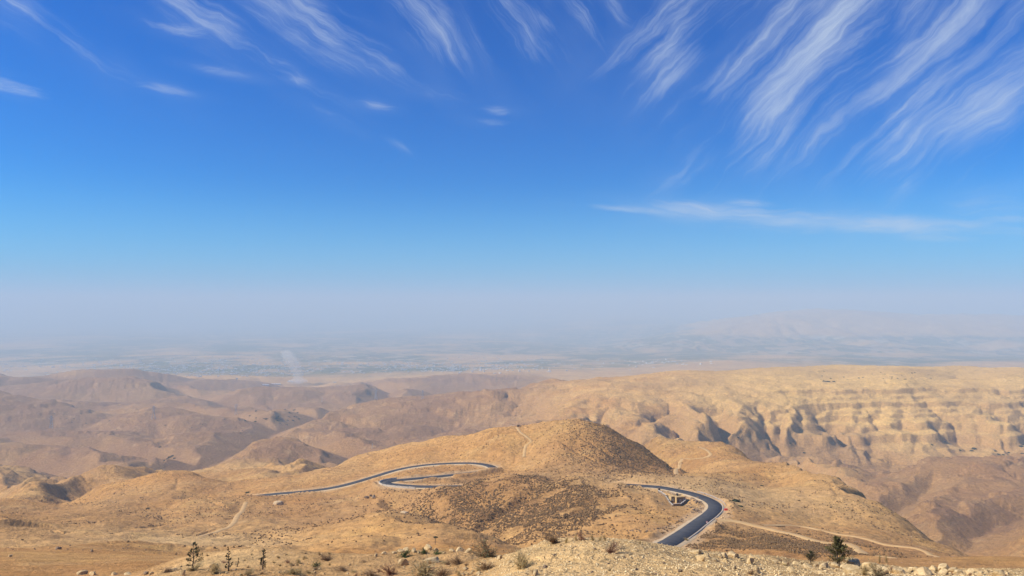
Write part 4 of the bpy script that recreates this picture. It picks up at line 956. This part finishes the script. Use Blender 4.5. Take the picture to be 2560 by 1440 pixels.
def house():
    e_ = empty('house', (hp[0]+1.2, hp[1], hz-0.1), R(14))
    def wall(bm): box(bm, (0.6, 0, 1.65), (5.4, 5.0, 3.5)); box(bm, (-3.2, 1.4, 1.75), (2.2, 3.4, 3.7))
    build('wall', wall, M_WALLD, e_)
    build('side_wall', lambda bm: (box(bm, (-2.12, -1.4, 1.6), (0.12, 2.2, 3.3)), box(bm, (-4.32, 1.4, 1.7), (0.1, 3.3, 3.5))), M_WALLY, e_)  # left sides lighter: sunlight on the brown walls is put into their colour
    rf = build('roof', lambda bm: (box(bm, (0.6, 0, 3.5), (5.8, 5.4, 0.22)), box(bm, (-3.2, 1.4, 3.72), (2.5, 3.7, 0.22))), M_WALLY, e_)
    build('parapet', lambda bm: (box(bm, (0.6, -2.6, 3.8), (5.8, 0.16, 0.4)), box(bm, (0.6, 2.6, 3.8), (5.8, 0.16, 0.4)), box(bm, (3.4, 0, 3.8), (0.16, 5.0, 0.4)), box(bm, (-2.2, 0, 3.8), (0.16, 5.0, 0.4))), M_WALLY, rf)
    def win(c, s):
        w = build('window', lambda bm: box(bm, c, (s[0], 0.08, s[1])), M_GLASS, e_)
        f = 0.09
        build('frame', lambda bm: [box(bm, (c[0]+dx, c[1]-0.05, c[2]+dz), sz) for dx, dz, sz in ((0, s[1]/2, (s[0]+f, .1, f)), (0, -s[1]/2, (s[0]+f, .1, f)), (s[0]/2, 0, (f, .1, s[1])), (-s[0]/2, 0, (f, .1, s[1])), (0, 0, (f, .1, s[1])))], M_WHITE, w)
    win((2.1, -2.53, 1.6), (1.9, 1.9)); win((0.1, -2.53, 1.9), (0.8, 1.0)); win((-3.2, -0.34, 2.0), (0.9, 1.0))
    dr = build('door', lambda bm: box(bm, (-1.1, -2.53, 1.05), (0.95, 0.08, 2.1)), M_BARK, e_)
    build('handle', lambda bm: box(bm, (-0.75, -2.6, 1.05), (0.06, 0.06, 0.16)), M_STEEL, dr)
    for xx in (-2.0, -1.0, 0.2, 1.2): build('pilaster', lambda bm: box(bm, (xx, -2.56, 1.6), (0.14, 0.14, 3.3)), M_BARK, e_)
    tag(e_, 'small flat-roofed brown house with ochre edges and sunlit-toned left sides inside the walled plot', 'house')
    tk = empty('water_tank', (hp[0]+1.0, hp[1]+1.2, hz+3.5))
    build('tank', lambda bm: bar(bm, (0, 0, .25), (0, 0, 1.3), 0.6), M_BLACK, tk); build('stand', lambda bm: [bar(bm, (sx*.4, sy*.4, 0), (sx*.4, sy*.4, .3), .05) for sx in (-1, 1) for sy in (-1, 1)], M_STEEL, tk)
    tag(tk, 'black water tank on the roof of the walled house', 'water tank')
house()
def wall_run(name, pts, h, th, mat, cope, label, cat, below=1.0):
    """masonry panels of a free-standing wall following the ground, each with its coping"""
    e_ = empty(name, (pts[0][0], pts[0][1], gz(*pts[0])[0])); o = np.array(e_.location)
    for a, b2 in zip(pts[:-1], pts[1:]):
        a, b2 = np.array(a, float), np.array(b2, float); n = max(1, int(np.linalg.norm(b2-a)/4.0))
        for i in range(n):
            p, q = a+(b2-a)*i/n, a+(b2-a)*(i+1)/n; c = (p+q)/2; L = np.linalg.norm(q-p); ang = math.atan2(q[1]-p[1], q[0]-p[0])
            z_ = gz(c[0], c[1])[0]; lc = (c[0]-o[0], c[1]-o[1], z_-o[2]+h/2-below/2)
            pn = build('panel', lambda bm: box(bm, lc, (L-0.04, th, h+below), ang), mat, e_)
            build('coping', lambda bm: box(bm, (lc[0], lc[1], z_-o[2]+h+0.08), (L, th+0.25, 0.14), ang), cope, pn)
    return tag(e_, label, cat)
def xy(px, py, d): q = world(px, py, d); return (q[0], q[1])
wall_run('boundary_wall', [xy(1646, 1230, 447), xy(1660, 1248, 430), xy(1682, 1266, 408)], 1.5, 0.3, M_WALLD, M_CONC, 'long dark boundary wall with pale coping left of the walled house', 'wall')
wall_run('corner_pier', [xy(1645, 1231, 448), xy(1650, 1229, 449)], 2.6, 0.5, M_WALLD, M_WALLD, 'dark square pier at the far corner of the boundary wall', 'pier')
wall_run('front_wall', [xy(1683, 1267, 407), xy(1701, 1266, 408), xy(1716, 1253, 421)], 1.3, 0.3, M_WALLD, M_CONC, 'brown front wall with pale coping below the walled house', 'wall')
def fence(pts, n, label):
    a, b2 = np.array(pts[0]), np.array(pts[1]); e_ = empty('post_fence', (a[0], a[1], gz(*a)[0])); o = np.array(e_.location); tops = []
    for i in range(n):
        p = a+(b2-a)*i/(n-1); z_ = gz(*p)[0]; tops.append((p[0]-o[0], p[1]-o[1], z_-o[2]+1.5))
        build('post', lambda bm: bar(bm, (p[0]-o[0], p[1]-o[1], z_-o[2]-.3), tops[-1], .06), M_BARK, e_)
    for zf in (0.0, -0.6): build('rail', lambda bm: [bar(bm, (*p[:2], p[2]+zf), (*q[:2], q[2]+zf), .03) for p, q in zip(tops[:-1], tops[1:])], M_STEEL, e_)
    tag(e_, label, 'fence')
fence([xy(1652, 1228, 449), xy(1712, 1243, 432)], 15, 'thin post fence between the walled house and the road')
pav = build('paved_yard', lambda bm: box(bm, (0, 0, 0), (9, 7, 0.3)), M_CONC); pav.location = (hp[0]-4, hp[1]-1.5, hz-0.08); pav['kind'] = 'structure'
rocks_px([(1728+rs.uniform(-12, 30), 1243+rs.uniform(0, 40), rs.uniform(3, 8)) for _ in range(45)], 'dark brown rubble lump on the bank inside the road bend', 'rubble on the bank inside the bend', 250, RKD)
rocks_px([(px_, np.interp(px_, [1570, 1640, 1668, 1700, 1722], [1328, 1326, 1318, 1302, 1288])+rs.normal(0, 2.2), rs.uniform(3, 7)) for px_ in rs.uniform(1570, 1722, 34)], 'dark rock in the eroded cutting along the inner road edge', 'rocks of the road cutting', 250, RKD)
rocks_px([(1805,1295,7),(1811,1298,5),(1829,1300,6),(1822,1290,4),(1840,1303,4),(1850,1306,4)], 'pale stone beside the start of the dirt track', 'stones by the dirt track', 250)

# ------------------------------------------------------------------ roadside things
bx_ = empty('road_barrier', ground(1815, 1276, 250))
build('body', lambda bm: (box(bm, (0, 0, .5), (1.9, .9, 1.0), 0, .8)), M_RED, bx_); build('foot', lambda bm: box(bm, (0, 0, .06), (2.1, 1.1, .14)), M_RED, bx_)
tag(bx_, 'bright red box-shaped barrier outside the road bend', 'barrier')
def rail(i0, i1, off, label):
    L = road[i0:i1:2]; tg = np.gradient(L, axis=0); n = np.hypot(tg[:, 0], tg[:, 1]); P = np.stack([L[:, 0]+tg[:, 1]/n*off, L[:, 1]-tg[:, 0]/n*off, L[:, 2]], -1); o = P[0].copy(); o[2] = gz(o[0], o[1])[0]
    e_ = empty('guard_rail', o); P = P-o
    build('beam', lambda bm: [bar(bm, p+(0, 0, .75), q+(0, 0, .75), .11) for p, q in zip(P[:-1], P[1:])], M_STEEL, e_)
    for p in P: build('post', lambda bm: bar(bm, p+(0, 0, -.6), p+(0, 0, .8), .09), M_STEEL, e_)
    tag(e_, label, 'guard rail')
rail(road_index(1786)+2, road_index(1786)+22, 5.6, 'grey guard rail round the outside of the road bend')
def sign():
    i = road_index(1735); L = road[i]; tg = road[i+1]-road[i-1]; n = np.hypot(tg[0], tg[1]); x, y = L[0]+tg[1]/n*5.2, L[1]-tg[0]/n*5.2
    e_ = empty('road_sign', (x, y, gz(x, y)[0])); build('post', lambda bm: bar(bm, (0, 0, -.3), (0, 0, 2.1), .06), M_STEEL, e_)
    def disc(bm, r, d0, d1): bar_ = bmesh.ops.create_cone(bm, cap_ends=True, segments=20, radius1=r, radius2=r, depth=d1-d0); [setattr(v, 'co', Vector((v.co.x, v.co.z+(d0+d1)/2, v.co.y+2.2))) for v in bar_['verts']]
    pl = build('plate', lambda bm: disc(bm, .46, -.06, -.03), M_RED, e_); build('face', lambda bm: disc(bm, .36, -.075, -.062), M_WHITE, pl)
    tag(e_, 'small round white road sign with red rim beside the near tarmac', 'sign')
sign()
def marker(px, py, dm, lb, gp):
    p = ground(px, py, dm); e_ = empty('marker_post', p); build('post', lambda bm: box(bm, (0, 0, .45), (.22, .22, 1.3), 0, .8), M_WHITE, e_); build('band', lambda bm: box(bm, (0, 0, .82), (.26, .26, .18)), M_BLACK, e_); tag(e_, lb, 'post', gp)
for px, py in ((1233,1171),(1240,1176),(1225,1161)): marker(px, py, 560, 'white marker post at the outer edge of the far hairpin', 'marker posts at the far hairpin')
for px, py in ((1075,1190),(1030,1196),(1120,1187)): marker(px, py, 500, 'white marker post along the lower leg of the hairpins', 'marker posts on the lower leg')
hi = int(np.argmin(np.abs(1280+F*road[:, 0]/road[:, 1]-966)+(np.abs(road[:, 1]-552) > 25)*1e4))
def parapet():
    L = road[hi-14:hi+10]; tg = np.gradient(L, axis=0); n = np.hypot(tg[:, 0], tg[:, 1]); c = L.mean(0); side = 1 if L[12, 0]+tg[12, 1]/n[12] < L[12, 0] else -1
    P = np.stack([L[:, 0]+side*tg[:, 1]/n*5.4, L[:, 1]-side*tg[:, 0]/n*5.4, L[:, 2]], -1); o = P[0].copy(); e_ = empty('concrete_parapet', o); P = P-o
    for p, q in zip(P[:-1:2], P[2::2]):
        c = (p+q)/2; ang = math.atan2(q[1]-p[1], q[0]-p[0]); build('block', lambda bm: box(bm, (c[0], c[1], c[2]+.25), (np.linalg.norm((q-p)[:2])*.97, .4, 1.4), ang, 1.0), M_CONC, e_)
    tag(e_, 'pale concrete block parapet round the outside of the near hairpin', 'parapet')
parapet()
hut = empty('hut', ground(1296, 1067, 600)); build('wall', lambda bm: box(bm, (0, 0, .9), (2.6, 2.2, 2.0)), M_WALLD, hut); build('roof', lambda bm: box(bm, (0, 0, 2.0), (3.0, 2.6, .2)), M_WALLD, hut)
tag(hut, 'tiny dark hut at the top of the hill track', 'hut')
def heap(px, py, w, h, label):
    p = ground(px, py, 200); k = p[1]/F; r = np.random.default_rng(int(px)); bm = bmesh.new(); bmesh.ops.create_icosphere(bm, subdivisions=4, radius=0.5)
    for v in bm.verts: v.co *= 1+0.35*(fbm(np.array([v.co.x*4+9]), np.array([v.co.y*4+v.co.z*3]), 3, int(px))[0]-.5)
    me = bpy.data.meshes.new('spoil_heap'); bm.to_mesh(me); bm.free(); me.materials.append(M_GRAVEL); o = link('spoil_heap', me)
    o.location = p; o.scale = (w*k, w*k*.8, h*k*2); tag(o, label, 'heap')
heap(696, 1260, 25, 8, 'pale domed spoil heap on the open slope below the road')
heap(1010, 1282, 20, 4, 'flat pale spoil heap on the convex spur left of the gully')
for px, py, w in ((918,1245,14),(934,1244,16),(926,1240,8)): 
    p = ground(px, py, 300); rock(p, w*p[1]/F, 'dark rock outcrop at the head of the gully', 'outcrops at the gully head', RKD, name='rock_outcrop', cat='outcrop')

# ------------------------------------------------------------------ pylons
def pylon_parts():
    H = 1.0; lv_ = [0, .28, .5, .66, .78, .9, 1.0]; wd = [.13, .085, .055, .040, .032, .025, .004]
    def legs(bm):
        for sx in (-1, 1):
            for sy in (-1, 1):
                for i in range(len(lv_)-1): bar(bm, (sx*wd[i], sy*wd[i], lv_[i]), (sx*wd[i+1], sy*wd[i+1], lv_[i+1]), .008)
    def braces(bm):
        for i in range(len(lv_)-2):
            a, b2 = wd[i], wd[i+1]; z0, z1 = lv_[i], lv_[i+1]
            for s in (-1, 1):
                bar(bm, (-a, s*a, z0), (b2, s*b2, z1), .005); bar(bm, (a, s*a, z0), (-b2, s*b2, z1), .005); bar(bm, (s*a, -a, z0), (s*b2, b2, z1), .005); bar(bm, (s*a, a, z0), (s*b2, -b2, z1), .005)
    def arm(z, w): return lambda bm: [(bar(bm, (0, s*.02, z), (w, 0, z+.01), .006), bar(bm, (0, s*.02, z), (-w, 0, z+.01), .006), bar(bm, (0, s*.02, z+.05), (w, 0, z+.012), .005), bar(bm, (0, s*.02, z+.05), (-w, 0, z+.012), .005)) for s in (-1, 1)]
    e_ = empty('pylon', (0, 0, 0)); build('leg_frame', legs, M_STEEL, e_); build('bracing', braces, M_STEEL, e_)
    for z, w in ((.66, .17), (.78, .20), (.90, .15)): build('crossarm', arm(z, w), M_STEEL, e_)
    return e_
proto = pylon_parts()
PYL = [(128,1071,32,'lattice pylon standing lowest on the hazy left-hand slope'),(384,1048,34,'tall lattice pylon on the hazy slope above the dark hollow'),(590,1037,27,'lattice pylon near the right end of the long dark hill'),(940,999,28,'lattice pylon on the reddish ridge left of the purple cliffs'),(1057,998,23,'lattice pylon just left of the purple cliffs'),(805,1006,14,'small lattice pylon beyond the dry river trees'),(931,1122,14,'small lattice pylon behind the left flank of the round hill')]
for i, (px, py, h, lb) in enumerate(PYL):
    o = proto if i == 0 else copy_tree(proto); p = ground(px, py, 1000); k = h*p[1]/F
    o.location = p; o.scale = (k, k, k); o.rotation_euler = (0, 0, R(20)); tag(o, lb, 'pylon', 'pylons across the badlands')

# ------------------------------------------------------------------ valley town
M_HOUSE = noisy_mat('pale_house', (0.52, 0.48, 0.42), (0.74, 0.72, 0.68), 0.1, 0.9, 0.0)
def house_mesh(i):
    r = random.Random(i); bm = bmesh.new(); w, d, h = r.uniform(11, 18), r.uniform(9, 14), r.choice((3.5, 3.5, 6.5, 7))
    box(bm, (0, 0, h/2-1), (w, d, h+2)); box(bm, (0, 0, h+.35), (w+.5, d+.5, .7)); box(bm, (w*.2, 0, h+1.6), (w*.35, d*.4, 2.4)); box(bm, (-w*.1, -d/2-.8, h*.45), (w*.5, 1.6, .3))
    me = bpy.data.meshes.new('house'); bm.to_mesh(me); bm.free(); me.materials.append(M_HOUSE); return me
HM = [house_mesh(i) for i in range(5)]
def town_spots(n, c, sx, sy, seed):
    r = np.random.default_rng(seed); out = []
    while len(out) < n:
        px, py = c[0]+r.normal(0, sx), c[1]+r.normal(0, sy)
        p = ground(px, py, 4800)
        if 5200 < p[1] < 14000: out.append(p+np.array((r.normal(0, 20), r.normal(0, 60), 0)))
    return out
def town(n, c, sx, sy, seed, label, group):
    for p in town_spots(n, c, sx, sy, seed):
        o = link('house', random.choice(HM)); o.location = (p[0], p[1], gz(p[0], p[1])[0]); o.rotation_euler = (0, 0, random.choice((.2, .25, 1.8, .5))); o.scale = (1.2, 1.2, 1.0); tag(o, label, 'house', group)
town(150, (540, 930), 110, 7, 201, 'pale flat-roofed house in the hazy town left of the dust plume', 'houses of the left town')
town(110, (1190, 921), 110, 5, 202, 'pale flat-roofed house in the village behind the massif end', 'houses of the middle village')
town(40, (1640, 907), 60, 4, 203, 'pale flat-roofed house in the hamlet above the massif', 'houses of the right hamlet')
far = np.array(town_spots(420, (520, 914), 300, 12, 204)+town_spots(160, (1150, 912), 150, 8, 205))
fz = gz(far[:, 0], far[:, 1]); tv = []; tf = []
bxv = np.array([(x, y, z) for z in (0, 1) for x, y in ((-.5, -.5), (.5, -.5), (.5, .5), (-.5, .5))]); bxf = np.array([(0, 1, 5, 4), (1, 2, 6, 5), (2, 3, 7, 6), (3, 0, 4, 7), (4, 5, 6, 7)])
for i, (p, z_) in enumerate(zip(far, fz)): tv.append(bxv*np.array((rs.uniform(10, 34), rs.uniform(9, 20), rs.uniform(6, 11)))+(p[0], p[1], z_-1)); tf.append(bxf+8*i)
ft = link('far_town', mesh_np('far_town', np.concatenate(tv), np.concatenate(tf), M_HOUSE)); ft['kind'] = 'stuff'
for px, py, w, lb in ((664,964,14,'long white shed left of the dust plume'),(690,962,22,'longest white shed beside the dust plume'),(726,955,12,'white shed directly under the dust plume')):
    p = ground(px, py, 4500); k = p[1]/F; e_ = empty('shed', p, .1); L_ = w*k
    build('wall', lambda bm: box(bm, (0, 0, 3), (L_, 22, 8)), M_HOUSE, e_); build('roof', lambda bm: (box(bm, (0, -5.6, 8.0), (L_+1, 12, .5)), box(bm, (0, 5.6, 8.0), (L_+1, 12, .5)), box(bm, (0, 0, 8.6), (L_+1, 5, 1.0))), M_WHITE, e_); tag(e_, lb, 'shed')

# dust rising from the quarry
def plume():
    p = ground(742, 958, 4500); k = p[1]/F; H = 84*k; bm = bmesh.new(); bmesh.ops.create_uvsphere(bm, u_segments=24, v_segments=24, radius=1.0)
    for v in bm.verts:
        f = (v.co.z+1)/2; n = fbm(np.array([v.co.x*1.5+f*4+9.]), np.array([v.co.y*1.5+f*3.]), 3, 3)[0]-.5
        wd = 9*k+15*k*f**1.3+34*k*math.exp(-(f/.10)**2); rr = math.hypot(v.co.x, v.co.y)+1e-6; s = wd*(1+1.0*n)*math.sqrt(max(0, 1-(2*f-1)**6))/max(rr, .15)
        v.co = Vector((v.co.x*s-16*k*f+10*k*math.sin(f*5), v.co.y*s*1.3, f*H-4))
    me = bpy.data.meshes.new('dust_plume'); bm.to_mesh(me); bm.free()
    m = bpy.data.materials.new('dust'); m.use_nodes = True; t = NT(m.node_tree); t.n.clear(); o = t.new('ShaderNodeOutputMaterial'); pv = t.new('ShaderNodeVolumePrincipled')
    t.put(pv.inputs['Color'], (0.98, 0.95, 0.90)); t.put(pv.inputs['Density'], 0.0050); t.l.new(pv.outputs[0], o.inputs['Volume']); me.materials.append(m)
    ob = link('dust_plume', me); ob.location = p; ob['kind'] = 'stuff'
plume()
#END_OBJ
SC.cycles.volume_bounces = 1
SC.cycles.max_bounces = 4; SC.cycles.diffuse_bounces = 3
SC.cycles.use_denoising = True
